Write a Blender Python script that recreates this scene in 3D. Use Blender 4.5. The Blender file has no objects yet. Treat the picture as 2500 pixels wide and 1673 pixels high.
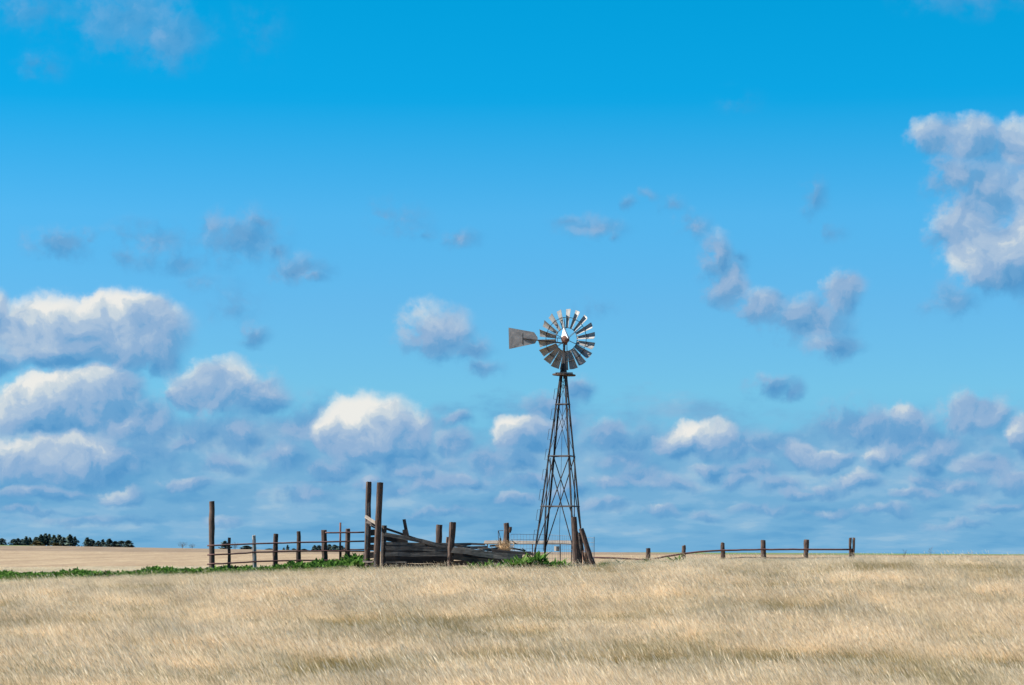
import bpy, bmesh, math, random
import numpy as np
from mathutils import Vector, Matrix
random.seed(7)
RNG = np.random.default_rng(11)
sc = bpy.context.scene
COL = sc.collection

# ------------------------------------------------------------------ camera
ZC = 0.60                       # camera height above the windmill's ground
F = 6042.0                      # focal length in photograph pixels (2500 wide)
EYE = 1350.0                    # photograph row of the eye level
cd = bpy.data.cameras.new('camera')
cam = bpy.data.objects.new('camera', cd)
COL.objects.link(cam)
cam.location = (0, 0, ZC)
cam.rotation_euler = (math.pi / 2, 0, 0)
cd.sensor_width = 36.0
cd.lens = 87.0
cd.shift_y = (EYE - 836.5) / 2500.0
cd.clip_start = 0.5
cd.clip_end = 30000
sc.camera = cam
sc.view_settings.view_transform = 'Standard'
sc.view_settings.look = 'None'
sc.view_settings.gamma = 1
sc.view_settings.exposure = 1.35
sc.view_settings.use_curve_mapping = False
sc.cycles.max_bounces = 10
sc.cycles.diffuse_bounces = 7
sc.cycles.transmission_bounces = 7
sc.cycles.transparent_max_bounces = 6

# ------------------------------------------------------------------ sky
SUN_EL, SUN_AZ = math.radians(44), math.radians(-92)   # azimuth from +Y, clockwise
w = bpy.data.worlds.new('World')
sc.world = w
w.use_nodes = True
wt = w.node_tree
bg = wt.nodes['Background']
EXPO = 2 ** sc.view_settings.exposure
STR = 0.05
bg.inputs[1].default_value = STR
FV = 5662.0                     # sky angles are given in units of 1/FV radian


def nd(t, ty, **kw):
    n = t.nodes.new(ty)
    for k, v in kw.items():
        setattr(n, k, v)
    return n


def setin(t, sock, v):
    if isinstance(v, bpy.types.NodeSocket):
        t.links.new(v, sock)
    else:
        sock.default_value = v


def mth(t, op, a, b=None, c=None, clamp=False):
    n = nd(t, 'ShaderNodeMath', operation=op, use_clamp=clamp)
    for i, v in enumerate((a, b, c)):
        if v is not None:
            setin(t, n.inputs[i], v)
    return n.outputs[0]


def vmth(t, op, a, b=None, c=None):
    n = nd(t, 'ShaderNodeVectorMath', operation=op)
    for i, v in enumerate((a, b, c)):
        if v is not None:
            setin(t, n.inputs[i], v)
    return n.outputs['Value'] if op in ('LENGTH', 'DOT_PRODUCT', 'DISTANCE') else n.outputs[0]


def sstep(t, v, lo, hi, o0=0.0, o1=1.0):
    n = nd(t, 'ShaderNodeMapRange', interpolation_type='SMOOTHSTEP')
    setin(t, n.inputs[0], v)
    n.inputs[1].default_value = lo
    n.inputs[2].default_value = hi
    n.inputs[3].default_value = o0
    n.inputs[4].default_value = o1
    return n.outputs[0]


def noise(t, vec, scale, detail=4, rough=0.55, dims='3D', out=0):
    n = nd(t, 'ShaderNodeTexNoise', noise_dimensions=dims)
    if vec is not None:
        t.links.new(vec, n.inputs['Vector'])
    n.inputs['Scale'].default_value = scale
    n.inputs['Detail'].default_value = detail
    n.inputs['Roughness'].default_value = rough
    return n.outputs[out]


def ramp(t, v, stops, interp='LINEAR'):
    n = nd(t, 'ShaderNodeValToRGB')
    cr = n.color_ramp
    cr.interpolation = interp
    while len(cr.elements) < len(stops):
        cr.elements.new(0.5)
    for e, (p, c) in zip(cr.elements, stops):
        e.position = p
        e.color = (c[0], c[1], c[2], 1)
    setin(t, n.inputs[0], v)
    return n.outputs[0]


def mixc(t, f, a, b, mode='MIX'):
    n = nd(t, 'ShaderNodeMix', data_type='RGBA', blend_type=mode)
    setin(t, n.inputs[0], f)
    for i, v in ((6, a), (7, b)):
        if isinstance(v, tuple):
            n.inputs[i].default_value = (v[0], v[1], v[2], 1)
        else:
            t.links.new(v, n.inputs[i])
    return n.outputs[2]


def uv_of(c, r):                # photograph direction -> (azimuth, elevation) in sky units
    az = math.atan((c - 1171.5) / FV)
    el = math.atan((1265 - r) / FV * math.cos(az))
    return az * FV, el * FV


GRADE = [(1265, (0.228, 0.642, 1.186)), (1080, (0.299, 0.668, 1.01)), (900, (0.413, 0.843, 1.046)), (700, (0.386, 0.861, 1.072)), (500, (0.308, 0.949, 1.142)), (240, (0.018, 0.932, 1.142)), (0, (0.004, 0.967, 1.124))]
RS = 1.34
# clouds: direction of the centre, half sizes, body
CLOUDS = [
    # dull humps along the top of the bank
    (1450, 1010, 120, 45, .38), (1750, 1015, 120, 42, .36), (1950, 965, 110, 50, .40), (2085, 965, 90, 50, .40), (2250, 955, 115, 60, .40), (700, 960, 110, 66, .36),
    (480, 985, 190, 60, .34), (330, 1030, 150, 60, .36), (1100, 1045, 110, 42, .34), (960, 1060, 120, 50, .36),
    # big cumulus at the left
    (130, 770, 140, 85, 1.0), (295, 762, 128, 86, 1.05), (285, 725, 92, 52, 1.0), (362, 800, 60, 62, .75), (-10, 730, 50, 60, .8),
    (-20, 830, 90, 60, .5),
    (160, 925, 165, 70, 1.0), (255, 880, 75, 45, .95), (70, 940, 80, 60, .9), (310, 965, 110, 65, .6),
    (160, 1052, 155, 58, 1.0), (240, 1065, 110, 45, .75), (60, 1060, 70, 40, .8),
    # round puff to its right
    (500, 890, 115, 66, .82), (595, 905, 78, 56, .72), (425, 905, 60, 42, .7), (680, 975, 75, 60, .42),
    # bright dome
    (840, 985, 100, 78, 1.25), (770, 1000, 70, 42, .9), (880, 960, 50, 42, 1.05), (955, 1010, 34, 66, .75), (1035, 1012, 50, 34, .62),
    (900, 1055, 60, 55, .5),
    # lone puff
    (1000, 760, 92, 62, .68), (1085, 795, 52, 42, .5), (1112, 842, 42, 28, .4),
    # behind the tower
    (1255, 930, 62, 45, .5), (1325, 890, 40, 32, .55), (1195, 990, 64, 44, .9), (1275, 985, 48, 44, .62),
    # slanting cloud on the right
    (1590, 515, 48, 38, .36), (1642, 590, 46, 62, .5), (1668, 650, 44, 54, .66), (1740, 700, 66, 46, .66), (1850, 730, 105, 58, .6),
    (1930, 672, 50, 48, .72), (1905, 790, 75, 42, .5),
    # tall cloud at the right edge
    (2140, 310, 70, 42, .72), (2230, 320, 74, 50, .76), (2335, 335, 60, 60, .8), (2190, 400, 62, 60, .55), (2300, 440, 90, 80, .42),
    (2210, 510, 80, 75, .72), (2290, 585, 112, 78, 1.0), (2360, 560, 86, 92, .95), (2180, 690, 72, 55, .32), (2420, 480, 110, 190, .8),
    # bank on the right
    (1605, 1000, 85, 40, .95), (1540, 1020, 55, 32, .75), (1990, 985, 80, 44, .62), (2075, 990, 75, 44, .68), (2070, 955, 45, 36, .8),
    (2230, 950, 88, 44, .75), (1830, 1040, 50, 36, .85), (1895, 1050, 56, 26, .85), (2340, 1000, 38, 50, 1.0), (2050, 1040, 34, 36, .62),
    (1600, 1180, 40, 15, .6), (2060, 1175, 42, 18, .62), (280, 1140, 55, 20, .7), (1030, 1110, 110, 26, .62), (1290, 1130, 60, 24, .55),
    (900, 1130, 60, 20, .5),
    (60, 742, 60, 50, .85), (148, 735, 55, 48, .95), (222, 715, 55, 42, 1.0), (318, 712, 58, 42, 1.05), (368, 745, 45, 40, .95), (120, 905, 55, 40, .95),
    (200, 890, 50, 36, .95), (290, 890, 40, 40, .8), (100, 1030, 55, 34, .9), (180, 1020, 50, 30, .9), (470, 868, 48, 40, .8), (530, 870, 45, 38, .8),
    (2260, 440, 120, 120, .46),
    # the bank: overlapping puffs, flatter with distance
    (100, 1130, 120, 18, 0.62), (430, 1110, 60, 18, 0.66), (200, 1192, 200, 13, 0.50), (60, 1175, 80, 12, 0.54), (520, 1195, 50, 12, 0.66),
    (420, 1010, 52, 30, 0.58), (560, 1000, 62, 40, 0.55), (520, 1060, 52, 30, 0.50), (640, 1050, 82, 40, 0.48), (760, 1080, 72, 30, 0.53), (700, 1130, 90, 22, 0.50),
    (850, 1112, 60, 20, 0.60), (960, 1090, 62, 24, 0.67), (1120, 1060, 62, 40, 0.55), (1180, 1052, 52, 40, 0.53), (1210, 1100, 60, 24, 0.62), (1180, 1142, 52, 17, 0.67),
    (1000, 1176, 110, 13, 0.55), (1400, 1000, 62, 36, 0.53), (1440, 1050, 72, 40, 0.50), (1480, 1092, 62, 28, 0.53), (1545, 1110, 72, 24, 0.55), (1400, 1112, 60, 22, 0.62),
    (1380, 1162, 70, 15, 0.60), (1510, 1176, 42, 13, 0.77), (1690, 1022, 52, 36, 0.58), (1755, 1022, 62, 40, 0.50), (1720, 1080, 62, 30, 0.53), (1640, 1075, 42, 24, 0.62),
    (1692, 1102, 42, 19, 0.70), (1780, 1112, 62, 22, 0.55), (1882, 1122, 52, 20, 0.62), (1960, 1106, 62, 26, 0.60), (1820, 1132, 42, 15, 0.72), (2010, 1046, 42, 34, 0.74),
    (2132, 1060, 42, 34, 0.65), (2162, 1020, 62, 40, 0.62), (2130, 1106, 52, 24, 0.60), (2252, 1070, 62, 34, 0.65), (2200, 1122, 62, 20, 0.62), (2305, 1100, 52, 28, 0.65),
    (2100, 1133, 52, 16, 0.74), (2010, 1172, 60, 13, 0.60), (1900, 1176, 60, 13, 0.58), (1750, 1166, 80, 15, 0.55), (2282, 1162, 62, 15, 0.62), (2200, 1196, 72, 11, 0.60),
    # thin grey wisps
    (140, 560, 95, 42, 0.34), (350, 555, 115, 60, 0.30), (560, 550, 110, 72, 0.36), (690, 618, 72, 38, 0.41), (540, 710, 75, 62, 0.23),
    (585, 772, 52, 24, 0.39), (920, 500, 72, 50, 0.23), (1050, 545, 62, 26, 0.35), (1360, 525, 82, 36, 0.34), (1430, 460, 26, 16, 0.30),
    (1370, 705, 62, 26, 0.27), (1765, 885, 60, 28, 0.45), (1815, 897, 30, 24, 0.45), (1035, 960, 46, 20, 0.54), (1862, 455, 40, 62, 0.30),
    (1895, 525, 45, 30, 0.25),
    (200, 545, 40, 22, .30), (300, 590, 60, 26, .27), (430, 600, 70, 30, .27), (500, 520, 50, 26, .33), (600, 520, 52, 26, .35), (640, 575, 45, 26, .36), (720, 640, 34, 18, .38), (470, 660, 60, 30, .22), (880, 480, 40, 24, .25), (960, 530, 40, 24, .26), (1300, 505, 46, 20, .28), (1400, 550, 30, 18, .30), (1540, 470, 40, 22, .28), (1480, 450, 30, 16, .25), (1690, 590, 34, 30, .32),
    # veils at the top
    (300, 40, 150, 95, .40), (390, 85, 100, 78, .42), (90, 20, 130, 60, .30), (95, 150, 62, 40, .26), (600, 70, 85, 85, .14),
    (2230, -5, 170, 40, .34), (1690, 235, 62, 40, .14),
]

K = 1 / STR


def lin(r, g, b):
    return tuple((x / 255 / 12.92) if x < 10 else ((x / 255 + .055) / 1.055) ** 2.4 for x in (r, g, b))


def rad(r, g, b):
    """a colour seen in the photograph as sky radiance at this exposure"""
    return tuple(x * K / EXPO for x in lin(r, g, b))


def skyramp(v, stops):
    """ramp of photograph colours, scaled to sky radiance"""
    return vmth(wt, 'MULTIPLY', ramp(wt, v, [(p, lin(*c)) for p, c in stops], 'EASE'), (K / EXPO,) * 3)


tc = nd(wt, 'ShaderNodeTexCoord')
dv = tc.outputs['Generated']
sx = nd(wt, 'ShaderNodeSeparateXYZ')
wt.links.new(dv, sx.inputs[0])
az = mth(wt, 'MULTIPLY', mth(wt, 'ARCTAN2', sx.outputs[0], sx.outputs[1]), FV)
el = mth(wt, 'MULTIPLY', mth(wt, 'ARCSINE', sx.outputs[2]), FV)
cmb = nd(wt, 'ShaderNodeCombineXYZ')
wt.links.new(az, cmb.inputs[0])
wt.links.new(el, cmb.inputs[1])
PV = cmb.outputs[0]
sky = nd(wt, 'ShaderNodeTexSky', sky_type='NISHITA', sun_disc=False)
sky.sun_elevation = SUN_EL
sky.sun_rotation = SUN_AZ
sky.altitude = 300
sky.air_density = 1
sky.dust_density = .2
sky.ozone_density = 6
# colour balance of the photograph, by elevation (deep cyan above, milky blue below)
ELMAX = FV * math.radians(60)


def ep(row):
    return max(0, min(1, (1265 - row) / ELMAX))


grade = ramp(wt, mth(wt, 'DIVIDE', el, ELMAX, clamp=True), [(ep(r), c) for r, c in GRADE] + [(1.0, (.17, .86, 1.1))])
clear = vmth(wt, 'MULTIPLY', sky.outputs[0], grade)

# puffs: a field of soft lobes, each brighter towards the sun (up and to the left)
wc = noise(wt, PV, 1 / 120.0, 5, .55, '2D', 1)
PW = vmth(wt, 'ADD', PV, vmth(wt, 'MULTIPLY_ADD', wc, (90, 70, 0), (-45, -35, 0)))
acc = num = den = None
for (c, r, rx, ry, wgt) in CLOUDS:
    u, v = uv_of(c, r)
    rx *= RS
    ry *= RS
    d = vmth(wt, 'MULTIPLY_ADD', PW, (1 / rx, 1 / ry, 0), (-u / rx, -v / ry, 0))
    q = mth(wt, 'MULTIPLY_ADD', vmth(wt, 'LENGTH', d), -wgt, wgt)
    l_ = mth(wt, 'MULTIPLY_ADD', vmth(wt, 'DOT_PRODUCT', d, (-.45, .85, 0)), .85 * wgt, .54 * wgt)
    qp = mth(wt, 'MAXIMUM', q, 0.0)
    qp = mth(wt, 'MULTIPLY', qp, qp)
    if acc is None:
        acc, den, num = mth(wt, 'MAXIMUM', q, 0.0), mth(wt, 'ADD', qp, 1e-4), mth(wt, 'MULTIPLY', qp, l_)
    else:
        n = nd(wt, 'ShaderNodeMath', operation='SMOOTH_MAX')
        wt.links.new(acc, n.inputs[0])
        wt.links.new(q, n.inputs[1])
        n.inputs[2].default_value = 0.10
        acc = n.outputs[0]
        den = mth(wt, 'ADD', den, qp)
        num = mth(wt, 'MULTIPLY_ADD', qp, l_, num)
# away from the view the same kind of clouds go on
aw = sstep(wt, mth(wt, 'ABSOLUTE', az), 1330, 1800)
dcl = vmth(wt, 'MULTIPLY', dv, (13, 13, 27))
far_n = noise(wt, dcl, 1.0, 2, .5)
far_f = mth(wt, 'MULTIPLY', mth(wt, 'MULTIPLY', mth(wt, 'ADD', mth(wt, 'SUBTRACT', far_n, .54), sstep(wt, el, 300, 1500, .02, -.2)), 5.0), aw)
acc = mth(wt, 'MAXIMUM', acc, far_f)
ff = mth(wt, 'MAXIMUM', far_f, 0.0)
den = mth(wt, 'ADD', den, ff)
num = mth(wt, 'MULTIPLY_ADD', ff, .55, num)
lobe = mth(wt, 'DIVIDE', num, den)
# ragged, billowing detail
en = noise(wt, PV, 1 / 60.0, 7, .58, '2D')
sn1 = noise(wt, PW, 1 / 95.0, 6, .55, '2D')
sn2 = noise(wt, vmth(wt, 'ADD', PW, (-14, 24, 0)), 1 / 95.0, 6, .55, '2D')
Fd = mth(wt, 'ADD', acc, mth(wt, 'MULTIPLY', mth(wt, 'MULTIPLY_ADD', en, .66, -.33), sstep(wt, acc, 0, .12)))
alpha = sstep(wt, Fd, .0, .31)
alpha = mth(wt, 'MULTIPLY', alpha, sstep(wt, acc, .0, .45, .25, 1.0))
alpha = mth(wt, 'MULTIPLY', alpha, sstep(wt, el, 10, 200, .5, .96))
lit = mth(wt, 'ADD', lobe, mth(wt, 'MULTIPLY', mth(wt, 'SUBTRACT', sn1, sn2), .95))
lit = mth(wt, 'ADD', lit, mth(wt, 'MULTIPLY_ADD', en, .16, -.08), clamp=True)
ccol = skyramp(lit, [(0.0, (84, 150, 202)), (.2, (106, 162, 208)), (.42, (143, 177, 213)), (.62, (170, 193, 218)), (.8, (204, 215, 223)), (1.0, (240, 238, 232))])
ccol = mixc(wt, sstep(wt, el, 850, 1300, 0, .5), ccol, clear)

# low bank of cloud layers all round the horizon, streaky with distance
lg = mth(wt, 'MULTIPLY', mth(wt, 'LOGARITHM', mth(wt, 'ADD', mth(wt, 'MAXIMUM', el, -20.0), 60), math.e), 2.5)
xy = vmth(wt, 'MULTIPLY', dv, (28, 28, 0))
bv = nd(wt, 'ShaderNodeCombineXYZ')
s3 = nd(wt, 'ShaderNodeSeparateXYZ')
wt.links.new(xy, s3.inputs[0])
wt.links.new(s3.outputs[0], bv.inputs[0])
wt.links.new(s3.outputs[1], bv.inputs[1])
wt.links.new(lg, bv.inputs[2])
bn1 = noise(wt, bv.outputs[0], .8, 5, .52)
bn2 = noise(wt, vmth(wt, 'ADD', bv.outputs[0], (-.14, 0, .20)), .8, 4, .52)
bedge = noise(wt, vmth(wt, 'MULTIPLY', dv, (22, 22, 55)), 1.0, 5, .58)
eln = mth(wt, 'MULTIPLY_ADD', mth(wt, 'SUBTRACT', bedge, .5), 330, el)
bcov = mth(wt, 'MULTIPLY', sstep(wt, eln, 345, 260), sstep(wt, el, -60, -15))
bt = mth(wt, 'ADD', mth(wt, 'MULTIPLY', mth(wt, 'SUBTRACT', bn1, bn2), .7), bn1)
bcol = skyramp(bt, [(.25, (96, 160, 207)), (.46, (117, 173, 213)), (.58, (135, 182, 217)), (.70, (156, 192, 219)), (.85, (186, 205, 222))])
bstr = mth(wt, 'MULTIPLY', bcov, sstep(wt, el, -60, 110, .5, .92))
hz = mixc(wt, sstep(wt, el, 130, -10, 0, .55), clear, rad(112, 176, 219))
s1 = mixc(wt, bstr, hz, bcol)
s2 = mixc(wt, alpha, s1, ccol)
wt.links.new(s2, bg.inputs[0])

# ------------------------------------------------------------------ sun
sd = bpy.data.lights.new('sun', 'SUN')
sd.energy = 5.0
sd.angle = math.radians(.53)
sd.color = (1.0, .945, .86)
sun = bpy.data.objects.new('sun', sd)
COL.objects.link(sun)
S = Vector((math.sin(SUN_AZ) * math.cos(SUN_EL), math.cos(SUN_AZ) * math.cos(SUN_EL), math.sin(SUN_EL)))
sun.rotation_euler = S.to_track_quat('Z', 'Y').to_euler()
sun.location = S * 60


# ------------------------------------------------------------------ helpers
def W(c, r, Y):
    """World point seen at photograph column c, row r, at distance Y."""
    return Vector(((c - 1250) / F * Y, Y, ZC + (EYE - r) / F * Y))


def px(n, Y=100):
    return n / F * Y


# terrain: rows at which the bare ground lies, by distance, for columns CS
CS = np.array([-700, 0, 500, 880, 1250, 1450, 1700, 2088, 2500, 3200], float)
PROF = [
    (58, [1690] * 10), (66, [1630, 1627, 1622, 1620, 1618, 1616, 1612, 1608, 1606, 1606]),
    (75, [1560, 1557, 1550, 1546, 1542, 1538, 1530, 1524, 1522, 1522]),
    (84, [1500, 1496, 1486, 1480, 1474, 1470, 1458, 1448, 1446, 1446]),
    (92, [1460, 1456, 1442, 1430, 1419, 1414, 1404, 1396, 1396, 1396]),
    (98, [1436, 1432, 1417, 1403, 1394, 1395, 1384, 1379, 1380, 1380]),
    (104, [1413, 1409, 1398, 1388, 1383, 1381, 1377, 1376, 1378, 1378]),
    (112, [1420, 1416, 1407, 1396, 1391, 1388, 1385, 1384, 1386, 1386]),
    (140, [1430, 1426, 1416, 1408, 1402, 1398, 1394, 1392, 1392, 1392]),
    (200, [1418, 1414, 1406, 1398, 1394, 1391, 1388, 1386, 1386, 1386]),
    (300, [1395, 1392, 1389, 1385, 1382, 1380, 1376, 1373, 1373, 1373]),
    (450, [1374, 1373, 1372, 1370, 1368, 1366, 1364, 1362, 1362, 1362]),
    (800, [1345, 1346, 1350, 1354, 1355, 1355, 1356, 1357, 1358, 1358]),
    (1400, [1330, 1331.5, 1340, 1346, 1348, 1348.5, 1349, 1351, 1353.5, 1354]),
]
YK = [-200, 0, 30, 45] + [p[0] for p in PROF] + [1900, 3000, 12000]


def zrows(s):
    """heights at the distance knots for tangent s"""
    c = np.clip(1250 + F * s, CS[0], CS[-1])
    out = [np.full_like(c, -1.0), np.full_like(c, -1.15), np.full_like(c, -2.2), np.full_like(c, -2.75)]
    for Y, rows in PROF:
        out.append(ZC + (EYE - np.interp(c, CS, np.array(rows, float))) / F * Y)
    zr = out[-1]
    out += [zr - 4, zr - 12, zr * 0 - 40]
    return np.array(out)


def height(x, y):
    x = np.atleast_1d(np.asarray(x, float))
    y = np.atleast_1d(np.asarray(y, float))
    s = x / np.maximum(np.abs(y), 40.0)
    z = zrows(s)
    yk = np.array(YK, float)
    t = np.clip(np.searchsorted(yk, y, side='right') - 1, 0, len(yk) - 2)
    i = np.arange(len(x))
    # cubic through the knots, slopes limited so that it keeps its shape
    d = np.diff(z, axis=0) / np.diff(yk)[:, None]
    m = np.zeros_like(z)
    m[0], m[-1] = d[0], d[-1]
    prod = d[:-1] * d[1:]
    w1 = (2 * np.diff(yk)[1:] + np.diff(yk)[:-1])[:, None]
    w2 = (np.diff(yk)[1:] + 2 * np.diff(yk)[:-1])[:, None]
    with np.errstate(divide='ignore', invalid='ignore'):
        hm = (w1 + w2) / (w1 / d[:-1] + w2 / d[1:])
    m[1:-1] = np.where(prod > 0, hm, 0)
    h = yk[t + 1] - yk[t]
    u = np.clip((y - yk[t]) / h, 0, 1)
    a, b = z[t, i], z[t + 1, i]
    ma, mb = m[t, i] * h, m[t + 1, i] * h
    return (2 * u**3 - 3 * u**2 + 1) * a + (u**3 - 2 * u**2 + u) * ma + (-2 * u**3 + 3 * u**2) * b + (u**3 - u**2) * mb


def gz(x, y):
    return float(height(x, y)[0])


class MB:
    def __init__(s):
        s.v, s.f = [], []

    def add(s, vs, fs):
        o = len(s.v)
        s.v += [tuple(v) for v in vs]
        s.f += [tuple(i + o for i in f) for f in fs]

    def tube(s, pts, rads, n=6, cap=True, jit=0.0):
        pts = [Vector(p) for p in pts]
        if not hasattr(rads, '__len__'):
            rads = [rads] * len(pts)
        vs, fs = [], []
        prof = [1 + random.uniform(-jit, jit) for _ in range(n)]
        for k, p in enumerate(pts):
            a = pts[max(k - 1, 0)]
            b = pts[min(k + 1, len(pts) - 1)]
            t = (b - a).normalized()
            up = Vector((0, 0, 1)) if abs(t.z) < .9 else Vector((0, 1, 0))
            e1 = t.cross(up).normalized()
            e2 = t.cross(e1).normalized()
            for i in range(n):
                an = 2 * math.pi * i / n
                rr = rads[k] * prof[i] * (1 + random.uniform(-jit, jit) * .4)
                vs.append(p + (e1 * math.cos(an) + e2 * math.sin(an)) * rr)
        for k in range(len(pts) - 1):
            for i in range(n):
                j = (i + 1) % n
                fs.append((k * n + i, k * n + j, k * n + n + j, k * n + n + i))
        if cap:
            fs.append(tuple(range(n))[::-1])
            fs.append(tuple((len(pts) - 1) * n + i for i in range(n)))
        s.add(vs, fs)

    def box(s, c, sx, sy, sz, M=None, jit=0.0):
        vs = []
        for k in range(8):
            v = Vector(((k & 1) - .5, ((k >> 1) & 1) - .5, (k >> 2) - .5))
            v = Vector((v.x * sx, v.y * sy, v.z * sz))
            if jit:
                v += Vector([random.uniform(-jit, jit) for _ in range(3)])
            if M:
                v = M @ v
            vs.append(v + Vector(c))
        s.add(vs, [(0, 2, 3, 1), (4, 5, 7, 6), (0, 1, 5, 4), (2, 6, 7, 3), (0, 4, 6, 2), (1, 3, 7, 5)])

    def prism(s, front, depth):
        """closed solid from a polygon of points, extruded by the vector depth"""
        n = len(front)
        depth = Vector(depth)
        vs = [Vector(p) for p in front] + [Vector(p) + depth for p in front]
        fs = [tuple(range(n)), tuple(range(2 * n - 1, n - 1, -1))]
        for i in range(n):
            j = (i + 1) % n
            fs.append((i, i + n, j + n, j))
        s.add(vs, fs)

    def mesh(s, name, mat, smooth=False):
        me = bpy.data.meshes.new(name)
        me.from_pydata(s.v, [], s.f)
        bm = bmesh.new()
        bm.from_mesh(me)
        bmesh.ops.recalc_face_normals(bm, faces=bm.faces)
        bm.to_mesh(me)
        bm.free()
        if mat:
            me.materials.append(mat)
        if smooth:
            me.polygons.foreach_set('use_smooth', [True] * len(me.polygons))
        me.update()
        return me

    def build(s, name, mat, parent=None, loc=None, smooth=False):
        """link as one object; vertices are in world space, re-centred on loc (or on the parent)"""
        base = Vector(loc) if loc is not None else (Vector(parent['base']) if parent else Vector((0, 0, 0)))
        s.v = [tuple(Vector(v) - base) for v in s.v]
        o = bpy.data.objects.new(name, s.mesh(name, mat, smooth))
        COL.objects.link(o)
        o.location = base
        if parent:
            attach(o, parent, base)
        return o


def attach(o, parent, world):
    o.parent = parent
    o.location = Vector(world) - Vector(parent['base'])
    o['base'] = tuple(world)


def tag(o, label=None, cat=None, group=None, kind=None):
    for k, v in (('label', label), ('category', cat), ('group', group), ('kind', kind)):
        if v:
            o[k] = v
    if cat and not kind:
        o['kind'] = 'thing'
    return o


def thing(name, loc, label, cat, group=None):
    o = bpy.data.objects.new(name, None)
    o.empty_display_size = .2
    COL.objects.link(o)
    o.location = loc
    o['base'] = tuple(loc)
    return tag(o, label, cat, group)


# ------------------------------------------------------------------ materials
def new_mat(name, rough=.9):
    m = bpy.data.materials.new(name)
    m.use_nodes = True
    t = m.node_tree
    b = t.nodes['Principled BSDF']
    b.inputs['Roughness'].default_value = rough
    b.inputs['Specular IOR Level'].default_value = .25
    return m, t, b


def wood(name, dark, light, axis='Z', scale=9.0, bump=.35):
    m, t, b = new_mat(name, .88)
    c = nd(t, 'ShaderNodeTexCoord')
    st = {'Z': (scale, scale, scale * .07), 'X': (scale * .07, scale, scale)}[axis]
    v = vmth(t, 'MULTIPLY', c.outputs['Object'], st)
    oi = nd(t, 'ShaderNodeObjectInfo')
    v = vmth(t, 'ADD', v, vmth(t, 'MULTIPLY', oi.outputs['Location'], (3.1, 2.3, 1.7)))
    n1 = noise(t, v, 1.6, 6, .65)
    n2 = noise(t, v, 5.0, 3, .6)
    n3 = noise(t, c.outputs['Object'], 2.3, 3, .6)
    f = mth(t, 'ADD', mth(t, 'MULTIPLY', n1, .65), mth(t, 'MULTIPLY', n2, .35))
    mid = tuple(a * .5 + bb * .5 for a, bb in zip(dark, light))
    col = ramp(t, f, [(.33, tuple(x * .55 for x in dark)), (.44, dark), (.54, mid), (.66, light)])
    col = mixc(t, sstep(t, n3, .45, .75, 0, .5), col, tuple(x * 1.1 for x in light))
    val = mth(t, 'MULTIPLY_ADD', oi.outputs['Random'], .4, .8)
    cc = nd(t, 'ShaderNodeCombineXYZ')
    for i in range(3):
        t.links.new(val, cc.inputs[i])
    t.links.new(vmth(t, 'MULTIPLY', col, cc.outputs[0]), b.inputs['Base Color'])
    bp = nd(t, 'ShaderNodeBump')
    bp.inputs['Strength'].default_value = bump
    bp.inputs['Distance'].default_value = .03
    t.links.new(f, bp.inputs['Height'])
    t.links.new(bp.outputs[0], b.inputs['Normal'])
    return m


M_post = wood('post_wood', (.04, .026, .022), (.125, .086, .068), 'Z')
M_post_grey = wood('grey_post_wood', (.20, .18, .165), (.36, .33, .30), 'Z')
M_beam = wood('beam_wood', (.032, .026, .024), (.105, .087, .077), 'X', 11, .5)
M_plank = wood('plank_wood', (.062, .055, .05), (.185, .168, .15), 'X', 11, .5)
M_plank_v = wood('upright_plank_wood', (.13, .12, .11), (.27, .25, .225), 'Z')
M_pale = wood('pale_board', (.15, .127, .105), (.26, .225, .19), 'X')
M_dark = wood('shade_black_wood', (.018, .015, .014), (.05, .042, .038), 'X')  # near-black: shade of the gaps behind the chute boards put into the colour
M_red = wood('splintered_wood', (.16, .085, .055), (.36, .22, .16), 'Z', 16)


def metal(name, a, b2, rough=.6, met=0.4, sc_=6.0, spec=.4):
    m, t, b = new_mat(name, rough)
    c = nd(t, 'ShaderNodeTexCoord')
    n1 = noise(t, c.outputs['Object'], sc_, 6, .65)
    n2 = noise(t, c.outputs['Object'], sc_ * .3, 3, .5)
    col = ramp(t, mth(t, 'ADD', mth(t, 'MULTIPLY', n1, .6), mth(t, 'MULTIPLY', n2, .4)), [(.38, a), (.62, b2)])
    t.links.new(col, b.inputs['Base Color'])
    b.inputs['Metallic'].default_value = met
    b.inputs['Specular IOR Level'].default_value = spec
    rr = mth(t, 'MULTIPLY_ADD', n1, .3, rough - .15)
    t.links.new(rr, b.inputs['Roughness'])
    bp = nd(t, 'ShaderNodeBump')
    bp.inputs['Strength'].default_value = .2
    bp.inputs['Distance'].default_value = .004
    t.links.new(n1, bp.inputs['Height'])
    t.links.new(bp.outputs[0], b.inputs['Normal'])
    return m


M_rust = metal('rusty_pipe', (.05, .02, .017), (.11, .046, .038), .75, .0, 9)
M_darkrust = metal('dark_rusty_pipe', (.04, .022, .02), (.10, .05, .04), .75, .0, 9)
M_steel = metal('tower_steel', (.018, .016, .018), (.045, .038, .036), .65, .2, 7)
M_galv = metal('galvanised_sheet', (.14, .137, .132), (.27, .265, .255), .55, .25, 5)
M_vane = metal('weathered_vane_sheet', (.12, .115, .115), (.25, .243, .24), .6, .2, 4)
M_hood = metal('bright_hood_sheet', (.68, .68, .67), (.82, .82, .81), .4, .05, 5)
M_gear = metal('rusty_gear_casting', (.07, .03, .022), (.17, .075, .05), .8, .1, 8)
M_wire = metal('wire', (.08, .09, .11), (.16, .17, .19), .55, .4, 10)


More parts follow.
